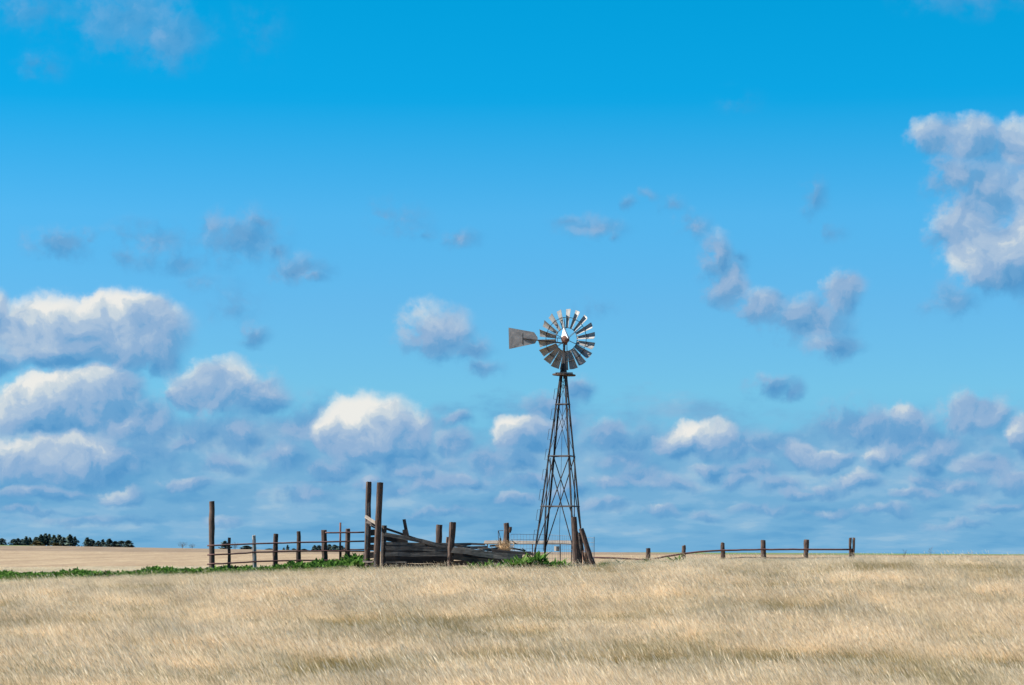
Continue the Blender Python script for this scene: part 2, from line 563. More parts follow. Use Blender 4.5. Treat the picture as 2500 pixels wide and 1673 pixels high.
def leafy(name, stops, trans=.35, tint=None, refl=.8):
    """thin plant surface: diffuse and translucent"""
    m = bpy.data.materials.new(name)
    m.use_nodes = True
    t = m.node_tree
    t.nodes.remove(t.nodes['Principled BSDF'])
    out = t.nodes['Material Output']
    oi = nd(t, 'ShaderNodeObjectInfo')
    ge = nd(t, 'ShaderNodeNewGeometry')
    r = mth(t, 'FRACT', mth(t, 'ADD', oi.outputs['Random'], mth(t, 'MULTIPLY', ge.outputs['Random Per Island'], 1.0)))
    col = ramp(t, r, stops)
    if tint:
        at = nd(t, 'ShaderNodeAttribute', attribute_type='INSTANCER', attribute_name='tint')
        col2 = ramp(t, r, tint)
        col = mixc(t, at.outputs['Fac'], col, col2)
        av = nd(t, 'ShaderNodeAttribute', attribute_type='INSTANCER', attribute_name='val')
        col = vmth(t, 'MULTIPLY', col, vmth(t, 'ADD', av.outputs['Fac'], (0, 0, 0)))
    d = nd(t, 'ShaderNodeBsdfDiffuse')
    tr = nd(t, 'ShaderNodeBsdfTranslucent')
    t.links.new(vmth(t, 'MULTIPLY', col, (refl,) * 3), d.inputs[0])
    t.links.new(vmth(t, 'MULTIPLY', col, (trans,) * 3), tr.inputs[0])
    mx = nd(t, 'ShaderNodeAddShader')
    t.links.new(d.outputs[0], mx.inputs[0])
    t.links.new(tr.outputs[0], mx.inputs[1])
    t.links.new(mx.outputs[0], out.inputs[0])
    return m


M_straw = leafy('dry_grass', [(0, (.36, .275, .15)), (.18, (.57, .455, .285)), (.5, (.74, .62, .425)), (1, (.90, .79, .60))], .50,
                tint=[(0, (.12, .085, .015)), (.5, (.27, .195, .05)), (1, (.46, .355, .14))], refl=.70)
M_weed = leafy('green_weed_leaf', [(0, (.02, .05, .012)), (.45, (.045, .105, .02)), (.85, (.085, .17, .035)), (1, (.16, .26, .065))], .42)
M_greengrass = leafy('green_grass', [(0, (.05, .09, .015)), (.5, (.12, .17, .03)), (1, (.25, .28, .09))], .35)
M_needles = leafy('hazed_needles', [(0, (.04, .068, .07)), (.6, (.075, .112, .105)), (1, (.12, .155, .115))], .3)  # distance haze put into the colour: lightened and turned blue
M_olive = leafy('autumn_leaves', [(0, (.05, .05, .025)), (.6, (.10, .085, .04)), (1, (.16, .13, .06))], .2)
M_twig = leafy('bare_twigs', [(0, (.06, .05, .045)), (1, (.16, .13, .11))], 0.05)
M_hay = leafy('tangled_dry_stalks', [(0, (.30, .17, .08)), (.5, (.46, .30, .16)), (1, (.62, .45, .27))], .25)

# ground: dry pasture, with the far fields as their own crops
M_ground, t, b = new_mat('pasture', .95)
ge = nd(t, 'ShaderNodeNewGeometry')
pos = ge.outputs['Position']
n_a = noise(t, pos, .9, 7, .7)
n_b = noise(t, pos, .035, 4, .6)
n_c = mth(t, 'ADD', mth(t, 'MULTIPLY', noise(t, vmth(t, 'MULTIPLY', pos, (.11, .014, .05)), 1.0, 7, .74), .62), mth(t, 'MULTIPLY', noise(t, vmth(t, 'MULTIPLY', pos, (.7, .045, .3)), 1.0, 4, .7), .38))
straw = ramp(t, mth(t, 'ADD', mth(t, 'MULTIPLY', n_a, .5), mth(t, 'MULTIPLY', n_c, .5)), [(.39, (.12, .08, .045)), (.465, (.20, .14, .084)), (.535, (.25, .187, .112)), (.61, (.38, .30, .19))])
sxp = nd(t, 'ShaderNodeSeparateXYZ')
t.links.new(pos, sxp.inputs[0])
yd = mth(t, 'MULTIPLY_ADD', mth(t, 'SUBTRACT', n_b, .5), 160, sxp.outputs[1])
brown = ramp(t, n_c, [(.40, (.105, .072, .045)), (.60, (.19, .14, .092))])
colg = mixc(t, sstep(t, yd, 790, 860, 0, .85), straw, brown)
n_g = noise(t, vmth(t, 'MULTIPLY', pos, (.012, .004, .0)), 1.0, 4, .6)
green_l = mth(t, 'MULTIPLY', mth(t, 'MULTIPLY', sstep(t, sxp.outputs[0], -225, -252), sstep(t, sxp.outputs[0], -300, -278)), sstep(t, yd, 900, 1000))
green_r = mth(t, 'MULTIPLY', sstep(t, sxp.outputs[0], 45, 90), sstep(t, yd, 960, 1060))
gm = mth(t, 'MULTIPLY', mth(t, 'MAXIMUM', green_l, green_r), sstep(t, n_g, .38, .52))
colg = mixc(t, gm, colg, (.075, .125, .03))
t.links.new(colg, b.inputs['Base Color'])
bp = nd(t, 'ShaderNodeBump')
bp.inputs['Strength'].default_value = .8
bp.inputs['Distance'].default_value = .25
t.links.new(n_a, bp.inputs['Height'])
t.links.new(bp.outputs[0], b.inputs['Normal'])

# ------------------------------------------------------------------ ground
sg = np.concatenate([np.linspace(-3, -.35, 14), np.linspace(-.33, .33, 130), np.linspace(.35, 3, 14)])
yg = np.concatenate([np.linspace(-200, 40, 14), np.linspace(46, 140, 110), np.geomspace(144, 1900, 90), np.geomspace(2000, 12000, 12)])
SS, YY = np.meshgrid(sg, yg)
XX = SS * np.maximum(np.abs(YY), 45)
ZZ = height(XX.ravel(), YY.ravel())
# small unevenness
ZZ = ZZ + .035 * np.sin(XX.ravel() * .9 + 1.3 * np.sin(YY.ravel() * .31)) * np.sin(YY.ravel() * .55 + .7 * np.sin(XX.ravel() * .23)) * np.clip(YY.ravel() / 60, 0, 1)
ns, ny = len(sg), len(yg)
faces = [(j * ns + i, j * ns + i + 1, (j + 1) * ns + i + 1, (j + 1) * ns + i) for j in range(ny - 1) for i in range(ns - 1)]
gm_ = bpy.data.meshes.new('ground')
gm_.from_pydata(np.stack([XX.ravel(), YY.ravel(), ZZ], 1).tolist(), [], faces)
gm_.polygons.foreach_set('use_smooth', [True] * len(gm_.polygons))
gm_.materials.append(M_ground)
ground = bpy.data.objects.new('ground', gm_)
COL.objects.link(ground)
tag(ground, 'dry straw coloured prairie rising to the corral with paler fields beyond', 'ground', kind='structure')


# ------------------------------------------------------------------ grass
def vnoise(x, y, seed=0):
    xi, yi = np.floor(x).astype(int), np.floor(y).astype(int)
    fx, fy = x - xi, y - yi
    fx, fy = fx * fx * (3 - 2 * fx), fy * fy * (3 - 2 * fy)

    def h(a, b):
        n = (a * 374761393 + b * 668265263 + seed * 982451653) & 0xffffffff
        n = ((n ^ (n >> 13)) * 1274126177) & 0xffffffff
        return ((n ^ (n >> 16)) & 0xffff) / 65535.0
    return (h(xi, yi) * (1 - fx) + h(xi + 1, yi) * fx) * (1 - fy) + (h(xi, yi + 1) * (1 - fx) + h(xi + 1, yi + 1) * fx) * fy


def fbm(x, y, seed=0, o=4):
    s, a, tot = 0, 1.0, 0
    for k in range(o):
        s = s + a * vnoise(x * 2**k, y * 2**k, seed + k)
        tot += a
        a *= .55
    return s / tot


def tuft_mesh(name, mat, n, spread, hgt, lean, width, heads=True, seed=0):
    """a tuft of bent blades leaning down the wind (to -X)"""
    R = random.Random(seed)
    mb = MB()
    for i in range(n):
        a = R.uniform(0, 2 * math.pi)
        r = spread * math.sqrt(R.random())
        p0 = Vector((r * math.cos(a), r * math.sin(a), -.03))
        h = hgt * R.uniform(.6, 1.1)
        ln = lean * R.uniform(.7, 1.3)
        side = Vector((-ln, R.gauss(0, .10), 0)) + Vector((R.gauss(0, .06), 0, 0))
        p1 = p0 + Vector((side.x * h * .35, side.y * h * .35, h * .55))
        p2 = p0 + Vector((side.x * h, side.y * h, h * .98))
        wd = width * R.uniform(.6, 1.3)
        tw = R.uniform(-1.2, 1.2)
        d = Vector((math.cos(tw), math.sin(tw), 0)) * wd * .5
        vs = [p0 - d, p0 + d, p1 + d * .9, p1 - d * .9, p2]
        fs = [(0, 1, 2, 3), (3, 2, 4)]
        mb.add(vs, fs)
        if heads and R.random() < .55:
            q = p2 + (p2 - p1).normalized() * .01
            e = q + (p2 - p1).normalized() * h * .3
            d2 = d * 1.05
            mb.add([q, (q + e) / 2 + d2, e, (q + e) / 2 - d2], [(0, 1, 2, 3)])
    me = bpy.data.meshes.new(name)
    me.from_pydata(mb.v, [], mb.f)
    me.materials.append(mat)
    return me


def leaf(mb, base, direction, length, width, droop, R):
    """a lance-shaped leaf folded along its midrib"""
    dx = Vector(direction).normalized()
    side = dx.cross(Vector((0, 0, 1)))
    if side.length < .01:
        side = Vector((1, 0, 0))
    side.normalize()
    pts = []
    for k in range(5):
        u = k / 4
        p = Vector(base) + dx * length * u + Vector((0, 0, -droop * length * u * u))
        wv_ = width * [.35, .9, 1, .6, .03][k] * .5
        fold = Vector((0, 0, wv_ * .5))
        wob = R.uniform(-.15, .15) * wv_
        pts += [p + side * wv_ + fold + Vector((0, 0, wob)), p, p - side * wv_ + fold - Vector((0, 0, wob))]
    fs = []
    for k in range(4):
        o = k * 3
        fs += [(o, o + 1, o + 4, o + 3), (o + 1, o + 2, o + 5, o + 4)]
    mb.add(pts, fs)


def weed_mesh(name, mat, n, size, seed):
    R = random.Random(seed)
    mb = MB()
    for i in range(n):
        a = i * 2.4 + R.uniform(-.4, .4)
        e = R.uniform(.35, 1.35)
        d = (math.cos(a) * math.cos(e), math.sin(a) * math.cos(e), math.sin(e))
        leaf(mb, (R.uniform(-.03, .03), R.uniform(-.03, .03), 0), d, size * R.uniform(.6, 1.1), size * R.uniform(.2, .3), R.uniform(.2, .6), R)
    me = bpy.data.meshes.new(name)
    me.from_pydata(mb.v, [], mb.f)
    me.materials.append(mat)
    return me


def scatter(name, label, cat, meshes, pts, scl, rot, tint, val=None):
    """one object of uncountable growth: meshes instanced on points"""
    cname = name + '_sources'
    cc = bpy.data.collections.new(cname)
    for i, me in enumerate(meshes):
        cc.objects.link(bpy.data.objects.new(me.name, me))
    me = bpy.data.meshes.new(name)
    n = len(pts)
    me.vertices.add(n)
    me.vertices.foreach_set('co', np.asarray(pts, np.float32).ravel())
    for an, arr in (('scl', scl), ('tint', tint), ('val', np.ones(n) if val is None else val)):
        at = me.attributes.new(an, 'FLOAT', 'POINT')
        at.data.foreach_set('value', np.asarray(arr, np.float32))
    at = me.attributes.new('rot', 'FLOAT_VECTOR', 'POINT')
    at.data.foreach_set('vector', np.asarray(rot, np.float32).ravel())
    o = bpy.data.objects.new(name, me)
    COL.objects.link(o)
    g = bpy.data.node_groups.new(name + '_nodes', 'GeometryNodeTree')
    g.interface.new_socket('Geometry', in_out='INPUT', socket_type='NodeSocketGeometry')
    g.interface.new_socket('Geometry', in_out='OUTPUT', socket_type='NodeSocketGeometry')
    i_, o_ = g.nodes.new('NodeGroupInput'), g.nodes.new('NodeGroupOutput')
    m2p = g.nodes.new('GeometryNodeMeshToPoints')
    iop = g.nodes.new('GeometryNodeInstanceOnPoints')
    ci = g.nodes.new('GeometryNodeCollectionInfo')
    ci.inputs['Collection'].default_value = cc
    ci.inputs['Separate Children'].default_value = True
    ci.inputs['Reset Children'].default_value = True
    a1 = g.nodes.new('GeometryNodeInputNamedAttribute')
    a1.data_type = 'FLOAT'
    a1.inputs[0].default_value = 'scl'
    a2 = g.nodes.new('GeometryNodeInputNamedAttribute')
    a2.data_type = 'FLOAT_VECTOR'
    a2.inputs[0].default_value = 'rot'
    L = g.links.new
    L(i_.outputs[0], m2p.inputs['Mesh'])
    L(m2p.outputs[0], iop.inputs['Points'])
    L(ci.outputs[0], iop.inputs['Instance'])
    iop.inputs['Pick Instance'].default_value = True
    rv = g.nodes.new('FunctionNodeRandomValue')
    rv.data_type = 'INT'
    ri = [s for s in rv.inputs if s.type == 'INT']
    ri[0].default_value = 0
    ri[1].default_value = len(meshes) - 1
    L([s for s in rv.outputs if s.type == 'INT'][0], iop.inputs['Instance Index'])
    L([s for s in a1.outputs if s.enabled and s.name == 'Attribute'][0], iop.inputs['Scale'])
    L([s for s in a2.outputs if s.enabled and s.name == 'Attribute'][0], iop.inputs['Rotation'])
    L(iop.outputs[0], o_.inputs[0])
    md = o.modifiers.new('scatter', 'NODES')
    md.node_group = g
    tag(o, label, cat, kind='stuff')
    return o


def wedge(n, y0, y1, smax=.245, power=2):
    """random ground points in the part of the land the view could take in"""
    y = (RNG.random(n) * (y1**power - y0**power) + y0**power) ** (1 / power)
    x = RNG.uniform(-1, 1, n) * (smax * y + 2)
    return x, y


def band_edge(x):
    """distance at which the green growth by the corral begins"""
    c = 1250 + F * x / 101
    return np.interp(c, [-300, 0, 300, 500, 800, 880], [100.2, 100.2, 99.9, 100.8, 101.2, 101.5])


straws = [tuft_mesh('dry_tuft', M_straw, 46, .36, .46, .36, .0075, True, 40 + k) for k in range(7)]
x, y = wedge(56000, 53, 107)
c_at = 1250 + F * x / np.maximum(y, 1)
patch = fbm(x * .23 + 9, y * .42, 3, 4)
patch2 = fbm(x * .5, y * .7 + 40, 8, 3)
wave = fbm(x * .30 + 3, y * .5 + 7, 21, 3)
olive = np.clip((patch - .535) * 7, 0, 1) * np.clip(.45 + patch2, 0, 1)
olive = np.clip(olive * .85 + np.clip((patch2 - .60) * 3.2, 0, .5), 0, 1)
scl = (.66 + .60 * wave) * (1 - .38 * olive) * RNG.uniform(.8, 1.2, len(x))
scl = scl * np.interp(y, [53, 86, 95, 98.5, 101], [1.15, 1.0, .64, .5, .5])
scl = np.where(RNG.random(len(x)) < .05, scl * 1.55, scl)
keep = ~((y > band_edge(x)) & (c_at < 880) & (y < 106) & (RNG.random(len(x)) < np.clip(.25 + (y - band_edge(x)) * .42, 0, 1)))
keep &= ~((y > 96.9) & (c_at > 1120) & (c_at < 1420) & (RNG.random(len(x)) < .85))
keep &= ~((y > 98.8) & (c_at > 870) & (c_at < 1480) & (RNG.random(len(x)) < .7))
# shorter and greener where the pasture meets the growth along the corral
near_edge = np.clip((y - (np.where(c_at < 900, band_edge(x), 100.5) - 2.2)) / 2.2, 0, 1) * (c_at < 1500)
olive = np.clip(olive + near_edge * .45 * RNG.random(len(x)), 0, 1)
scl = scl * (1 - .35 * near_edge * (c_at < 1480))
val = np.clip(.62 + .78 * fbm(x * .75 + 70, y * 1.1, 55, 3), .74, 1.12) * RNG.uniform(.9, 1.1, len(x))
x, y, scl, olive, val = x[keep], y[keep], scl[keep], olive[keep], val[keep]
rot = np.stack([RNG.normal(0, .06, len(x)), RNG.normal(-.04, .09, len(x)) - .10 * wave[keep], RNG.normal(0, .18, len(x))], 1)
scatter('dry_grass', 'tall dry straw coloured grass blown to the left across the whole foreground', 'grass',
        straws, np.stack([x, y, height(x, y)], 1), scl, rot, olive, val)

# thinner growth behind the corral and out over the far field
far_t = [tuft_mesh('field_tuft', M_straw, 26, .55, .22, .45, .03, True, 60 + k) for k in range(4)]
x, y = wedge(60000, 106, 330, .24)
pt = fbm(x * .05, y * .02, 5, 3)
scatter('field_grass', 'short dry grass of the lower field behind the corral', 'grass', far_t,
        np.stack([x, y, height(x, y)], 1), RNG.uniform(.5, .95, len(x)),
        np.stack([RNG.normal(0, .06, len(x)), RNG.normal(0, .1, len(x)), RNG.normal(0, .4, len(x))], 1), np.clip((pt - .5) * 1.2, 0, .5))

# broad-leaved green weeds along the fence
weeds = [weed_mesh('broad_leaf_weed', M_weed, 12 + k, .40, 80 + k) for k in range(5)]
n = 5200
c0 = RNG.uniform(-260, 880, n)
y = RNG.uniform(0, 1, n) * 4.2
x = (c0 - 1250) / F * 102.5
y = band_edge(x) + .3 + y
pn = fbm(x * .6, y * .6, 31, 3)
kp = (pn > .36) | ((c0 > 480) & (RNG.random(n) < .8))
right = c0 > 700
scw = RNG.uniform(.55, 1.05, n) * np.interp(c0, [-260, 200, 600, 800, 880], [.72, .85, 1.0, 1.45, 1.9]) * np.clip(pn * 2.4 - .25, .45, 1.45)
x, y, scw = x[kp], y[kp], scw[kp]
scatter('green_weeds', 'band of broad-leaved green weeds along the foot of the left pipe fence', 'weeds', weeds,
        np.stack([x, y, height(x, y)], 1), scw, np.stack([RNG.normal(0, .15, len(x)), RNG.normal(0, .15, len(x)), RNG.uniform(0, 6.28, len(x))], 1), np.zeros(len(x)))
# sparse weeds and green grass to the right of the corral
n = 700
c0 = np.concatenate([RNG.uniform(880, 1480, 330), RNG.uniform(1440, 1720, 370)])
c0 = np.concatenate([c0, RNG.uniform(-250, 880, 900)])
y = RNG.uniform(98.2, 101.5, n + 900)
y[n:] = band_edge((c0[n:] - 1250) / F * 101) + RNG.uniform(-1.3, .6, 900)
x = (c0 - 1250) / F * y
pn = fbm(x * .9, y * .9, 77, 2)
kp = pn > np.where(c0 > 1480, .45, .38)
x, y = x[kp], y[kp]
ggr = [tuft_mesh('green_tuft', M_greengrass, 26, .2, .3, .4, .014, False, 90 + k) for k in range(4)]
scatter('green_grass', 'patchy green grass around the foot of the fallen timbers and posts', 'grass', ggr,
        np.stack([x, y, height(x, y)], 1), RNG.uniform(.5, 1.0, len(x)), np.stack([RNG.normal(0, .1, len(x)), RNG.normal(0, .1, len(x)), RNG.normal(0, .6, len(x))], 1), np.zeros(len(x)))


# ------------------------------------------------------------------ posts, planks, beams
def post_mb(cb, rb, ct, rt, wb, wt_, Y, sides=11, jit=.10, Yt=None, notch=0.0, buried=.25):
    """an old round post: foot at column cb row rb, top at ct, rt; widths in photograph pixels"""
    a, e = W(cb, rb, Y), W(ct, rt, Yt or Y)
    ax = (e - a)
    L = ax.length
    a2 = a - ax.normalized() * buried
    n = 8
    pts, rr = [], []
    for k in range(n + 1):
        u = k / n
        p = a2.lerp(e, u) + Vector((random.gauss(0, .006), random.gauss(0, .006), 0)) * min(1, L)
        pts.append(p)
        rr.append(px(wb + (wt_ - wb) * u, Y) / 2 * random.uniform(.96, 1.04))
    mb = MB()
    mb.tube(pts, rr, sides, True, jit)
    # uneven, weathered top
    for i in range(len(mb.v) - sides, len(mb.v)):
        v = mb.v[i]
        mb.v[i] = (v[0], v[1], v[2] + random.uniform(-1, .5) * (.02 + notch))
    return mb, a


def post_part(parent, *a, mat=None, name='post', **kw):
    mb, base = post_mb(*a, **kw)
    return mb.build(name, mat or M_post, parent, base)


def plank_obj(name, c1, r1, c2, r2, thick, Y1, Y2, depth, mat, parent=None, taper=1.0, label=None, cat=None, group=None, roll=0.0, warp=.012):
    """a board between two points (row = middle of its face); thick in photograph pixels, depth in metres; grain along local X"""
    a, e = W(c1, r1, Y1), W(c2, r2, Y2)
    ax = (e - a)
    L = ax.length
    X = ax.normalized()
    Yv = Vector((0, 1, 0))
    Yv = (Yv - X * Yv.dot(X)).normalized()
    Zv = X.cross(Yv)
    if Zv.z < 0 and abs(X.z) < .8:
        Zv, Yv = -Zv, -Yv
    Mx = Matrix((X, Yv, Zv)).transposed()
    if roll:
        Mx = Mx @ Matrix.Rotation(roll, 3, 'X')
    t_ = px(thick, (Y1 + Y2) / 2)
    nseg = max(2, min(8, int(L / .5)))
    vs, fs = [], []
    dy0, dz0 = 0, 0
    for k in range(nseg + 1):
        u = k / nseg
        hh = t_ * (1 + (taper - 1) * u) / 2
        wz = random.gauss(0, warp) if 0 < k < nseg else 0
        wy = random.gauss(0, warp) if 0 < k < nseg else 0
        ex = random.uniform(-.04, .04) if k in (0, nseg) else 0
        for sy, sz in ((-1, -1), (1, -1), (1, 1), (-1, 1)):
            vs.append((u * L + ex * sz, sy * depth / 2 + wy, sz * hh * random.uniform(.93, 1.03) + wz))
    for k in range(nseg):
        for i in range(4):
            j = (i + 1) % 4
            fs.append((k * 4 + i, k * 4 + j, k * 4 + 4 + j, k * 4 + 4 + i))
    fs += [(3, 2, 1, 0), tuple(nseg * 4 + i for i in range(4))]
    mb = MB()
    mb.add(vs, fs)
    o = bpy.data.objects.new(name, mb.mesh(name, mat))
    COL.objects.link(o)
    o.rotation_euler = Mx.to_euler()
    if parent:
        attach(o, parent, a)
    else:
        o.location = a
        tag(o, label, cat, group)
    return o


def rail(parent, pts, r, mat, Y, name='rail'):
    """a pipe through photograph points (column, row)"""
    mb = MB()
    P_ = [W(c, rw, Y if not callable(Y) else Y(c)) for c, rw in pts]
    Q = []
    for k in range(len(P_) - 1):
        for u in (0, .34, .67):
            Q.append(P_[k].lerp(P_[k + 1], u) + Vector((0, 0, random.gauss(0, .004))))
    Q.append(P_[-1])
    mb.tube(Q, r, 8)
    return mb.build(name, mat, parent, P_[0], smooth=True)


# left pipe fence
YL = 104.0
f1 = thing('pipe_fence', tuple(W(517, 1382, YL)), 'fence of rusty red pipe rails on weathered wooden posts left of the tall gate posts', 'fence')
post_part(f1, 517.5, 1385, 517.3, 1223.6, 14.4, 13.6, YL, mat=M_post)
for (cb, ct, rt, wb, wt_, mt) in ((559.5, 559.8, 1313, 8.2, 7.0, M_post), (621.5, 620, 1307, 10, 8.5, M_post_grey), (671.5, 673, 1303.4, 12.4, 11.4, M_post),
                                  (729, 729.5, 1297.6, 13, 10, M_post), (792.5, 790.8, 1294, 14.6, 13.8, M_post), (848.5, 849.5, 1290.6, 12.4, 10.4, M_post)):
    o = post_part(f1, cb, 1384, ct, rt, wb, wt_, YL, mat=mt)
    if mt is M_post_grey:
        o['label'] = 'pale grey bleached post'
o = MB()
o.tube([W(830, 1384, YL + .1), W(831, 1276, YL + .1)], px(2.4, YL), 8)
o.build('pipe_post', M_rust, f1, W(830, 1384, YL + .1), smooth=True)


def c4(pts):
    return [(480 + a / 4.686, 1160 + b_ / 4.686) for a, b_ in pts]


YR = YL - .16
rail(f1, c4([(122, 806), (375, 797), (655, 787), (905, 778), (1168, 772), (1460, 766), (1920, 757)]), px(2.0), M_rust, YR)
rail(f1, c4([(122, 914), (375, 905), (655, 885), (905, 876), (1168, 871), (1460, 870), (1920, 872)]), px(2.0), M_rust, YR)
rail(f1, c4([(118, 1021), (375, 1010), (655, 990), (905, 982), (1168, 977), (1460, 976), (1700, 978)]), px(2.0), M_rust, YR)
rail(f1, c4([(1470, 661), (1650, 659), (1920, 655)]), px(2.0), M_rust, YR)
f2 = thing('pipe_fence', tuple(W(834, 1372, 109)), 'short stretch of dark pipe rails behind the left fence, beside the tall posts', 'fence')
rail(f2, c4([(1640, 853), (1930, 851)]), px(1.7), M_darkrust, 109)
rail(f2, c4([(1640, 943), (1930, 941)]), px(1.7), M_darkrust, 109)
o = MB()
o.tube([W(832, 1385, 109), W(832.5, 1336, 109)], px(2), 8)
o.build('pipe_post', M_darkrust, f2, W(832, 1385, 109), smooth=True)

# right pipe fence
f3 = thing('pipe_fence', tuple(W(1582, 1372, YL)), 'fence of one sagging rusty pipe on six short wooden posts at right', 'fence')
for (cb, ct, rt, wb, wt_) in ((1581.8, 1582, 1338.6, 12.2, 11), (1668.5, 1669.5, 1331.4, 11, 9), (1765.5, 1764.6, 1324.8, 13, 9.8), (1864.5, 1863.3, 1318.8, 12.5, 11),
                              (1966.5, 1969, 1317.3, 9.5, 12.6)):
    post_part(f3, cb, 1377, ct, rt, wb, wt_, YL, jit=.14, notch=.01)


def c7(pts):
    return [(1430 + a / 3.347, 1280 + b_ / 3.347) for a, b_ in pts]


# last post, split down its length
for (cb, ct, wb, wt_) in ((2076.3, 2075.6, 5.0, 6.4), (2082.5, 2084.6, 7.2, 7.6)):
    post_part(f3, cb, 1374, ct, 1313.3, wb, wt_, YL, sides=7, jit=.16, notch=.02)
post_part(f3, 2079, 1374, 2079, 1340, 9.5, 9, YL + .02, sides=8, jit=.12)
rail(f3, c7([(40, 271), (330, 282), (490, 290), (560, 283), (650, 265), (800, 240), (1000, 220), (1120, 215), (1280, 211), (1450, 208), (1640, 206), (1800, 207), (2180, 207)]),
     px(2.2), M_rust, YR)
rail(f3, c7([(830, 304), (1000, 293), (1120, 286), (1300, 270), (1450, 274), (1800, 278), (2090, 274)]), px(1.6), M_rust, YL + .2)

# ------------------------------------------------------------------ loading chute
def c5(a, b_):
    return (870 + a / 6.032, 1160 + b_ / 6.032)


ch = thing('loading_chute', tuple(W(930, 1384, 99.5)), 'broken loading chute with two tall posts and sloping grey side boards', 'cattle chute')
post_part(ch, 896.5, 1386, 901.2, 1176.6, 15, 13.6, 101.2, jit=.07)
post_part(ch, 919, 1388, 928, 1178, 16.2, 15.4, 99.6, jit=.07)
o = MB()
o.tube([W(935.5, 1388, 99.9) - Vector((0, 0, .2)), W(936, 1340, 99.9), W(938, 1283, 99.9)], [px(6.4), px(6.2), px(6.2)], 8, True, .1)
o.build('post', M_beam, ch, W(935.5, 1388, 99.9))
# upright boards nailed to the tall posts, and pale strips for their sunlit edges
plank_obj('plank', 895, 1342, 899.2, 1228, 6.2, 100.85, 100.85, .05, M_plank, ch)
plank_obj('plank', 914.5, 1385, 916, 1352, 4.0, 99.28, 99.28, .03, M_pale, ch)['label'] = 'pale strip standing in for the sunlit edge of the post'
plank_obj('plank', 888, 1372, 888.5, 1351, 3.0, 101.0, 101.0, .03, M_pale, ch)['label'] = 'pale strip standing in for the sunlit edge of the post'
plank_obj('plank', 892, 1261, 917, 1277, 7.5, 100.4, 99.7, .05, M_pale, ch, roll=.5)['label'] = 'pale weathered cross board'
plank_obj('plank', 895, 1273, 921, 1284, 9, 100.9, 100.1, .06, M_beam, ch)
plank_obj('plank', 905, 1283, 921, 1291, 3.5, 101, 100.2, .05, M_plank, ch)
plank_obj('plank', 889, 1371, 914, 1372, 4.5, 101, 99.6, .12, M_beam, ch)
for r_ in (1300, 1318, 1336, 1355):
    plank_obj('plank', 900, r_ + 1, 925, r_, 15, 101.6, 101.6, .05, M_beam, ch)
# near side boards
for (x1, y1, x2, y2, t_, yy, mt) in ((410, 872, 1340, 1050, 60, 99.3, M_plank), (430, 1078, 1350, 1088, 66, 99.32, M_plank), (425, 1166, 1350, 1170, 62, 99.3, M_plank),
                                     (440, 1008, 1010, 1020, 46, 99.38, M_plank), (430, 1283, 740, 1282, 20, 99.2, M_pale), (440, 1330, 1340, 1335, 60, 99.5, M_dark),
                                     (880, 1018, 1350, 1040, 46, 99.44, M_beam)):
    p, q = c5(x1, y1), c5(x2, y2)
    plank_obj('plank', p[0], p[1], q[0], q[1], t_ / 6.032, yy, yy, .055, mt, ch)
# far side boards; the low ones near-black to put shade in the gaps
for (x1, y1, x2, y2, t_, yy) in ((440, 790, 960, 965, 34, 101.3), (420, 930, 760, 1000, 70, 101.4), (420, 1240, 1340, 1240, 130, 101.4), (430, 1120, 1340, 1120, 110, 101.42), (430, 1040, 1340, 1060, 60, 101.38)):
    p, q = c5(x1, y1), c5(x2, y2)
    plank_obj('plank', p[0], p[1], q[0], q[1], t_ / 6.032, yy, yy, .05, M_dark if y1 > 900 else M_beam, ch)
p, q = c5(765, 905), c5(702, 652)
plank_obj('plank', p[0], p[1] + 6, q[0], q[1], 8.3, 101.1, 101.1, .06, M_beam, ch)['label'] = 'leaning stick'
p, q = c5(708, 905), c5(706, 803)
plank_obj('plank', p[0], p[1], q[0], q[1], 8.5, 101.15, 101.15, .1, M_beam, ch)
# end post of the chute
post_part(ch, 1099, 1386, 1105.4, 1275, 16, 16.4, 98.9, jit=.08)


# ------------------------------------------------------------------ single posts
def lone(label, *a, mat=None, cat='post', name='wooden_post', **kw):
    mb, base = post_mb(*a, **kw)
    o = mb.build(name, mat or M_post, None, base)
    return tag(o, label, cat)


lone('short thick brown post standing behind the chute boards, left of the nearer post', 1071, 1382, 1072.3, 1281.5, 15.5, 15.2, 103.5, jit=.1)
lone('thin stub of a post showing just above the boards behind the chute end post', 1092, 1382, 1092.2, 1311, 6.3, 6, 104.5)
lone('stout upright post beside the windmill tower leg with a sunlit pale edge', 1408.5, 1388, 1401.5, 1262.8, 19, 13.6, 98.6, jit=.05)
lone('grey post leaning left against its upright neighbour at the foot of the windmill', 1450, 1388, 1418.5, 1290.5, 13.5, 11.5, 98.5, jit=.1)
lone('black shaded post wedged between the upright and the leaning post', 1423, 1388, 1414.5, 1300, 11, 9, 99.1, jit=.1, mat=M_beam)
sb = MB()
for k in range(7):
    c_ = 1424 + k * 2.9
    top_ = 1338 + abs(k - 1.5) * 6 + random.uniform(-4, 4)
    sb.tube([W(c_ + 1.5, 1390, 98.9), W(c_, (1390 + top_) / 2, 98.9), W(c_ - 2.5, top_, 98.9)], [px(2.3), px(2.1), px(.5)], 5, True, .2)
tag(sb.build('splintered_stump', M_red, None, W(1432, 1388, 98.9)), 'splintered reddish stump between the two posts at the foot of the windmill', 'stump')

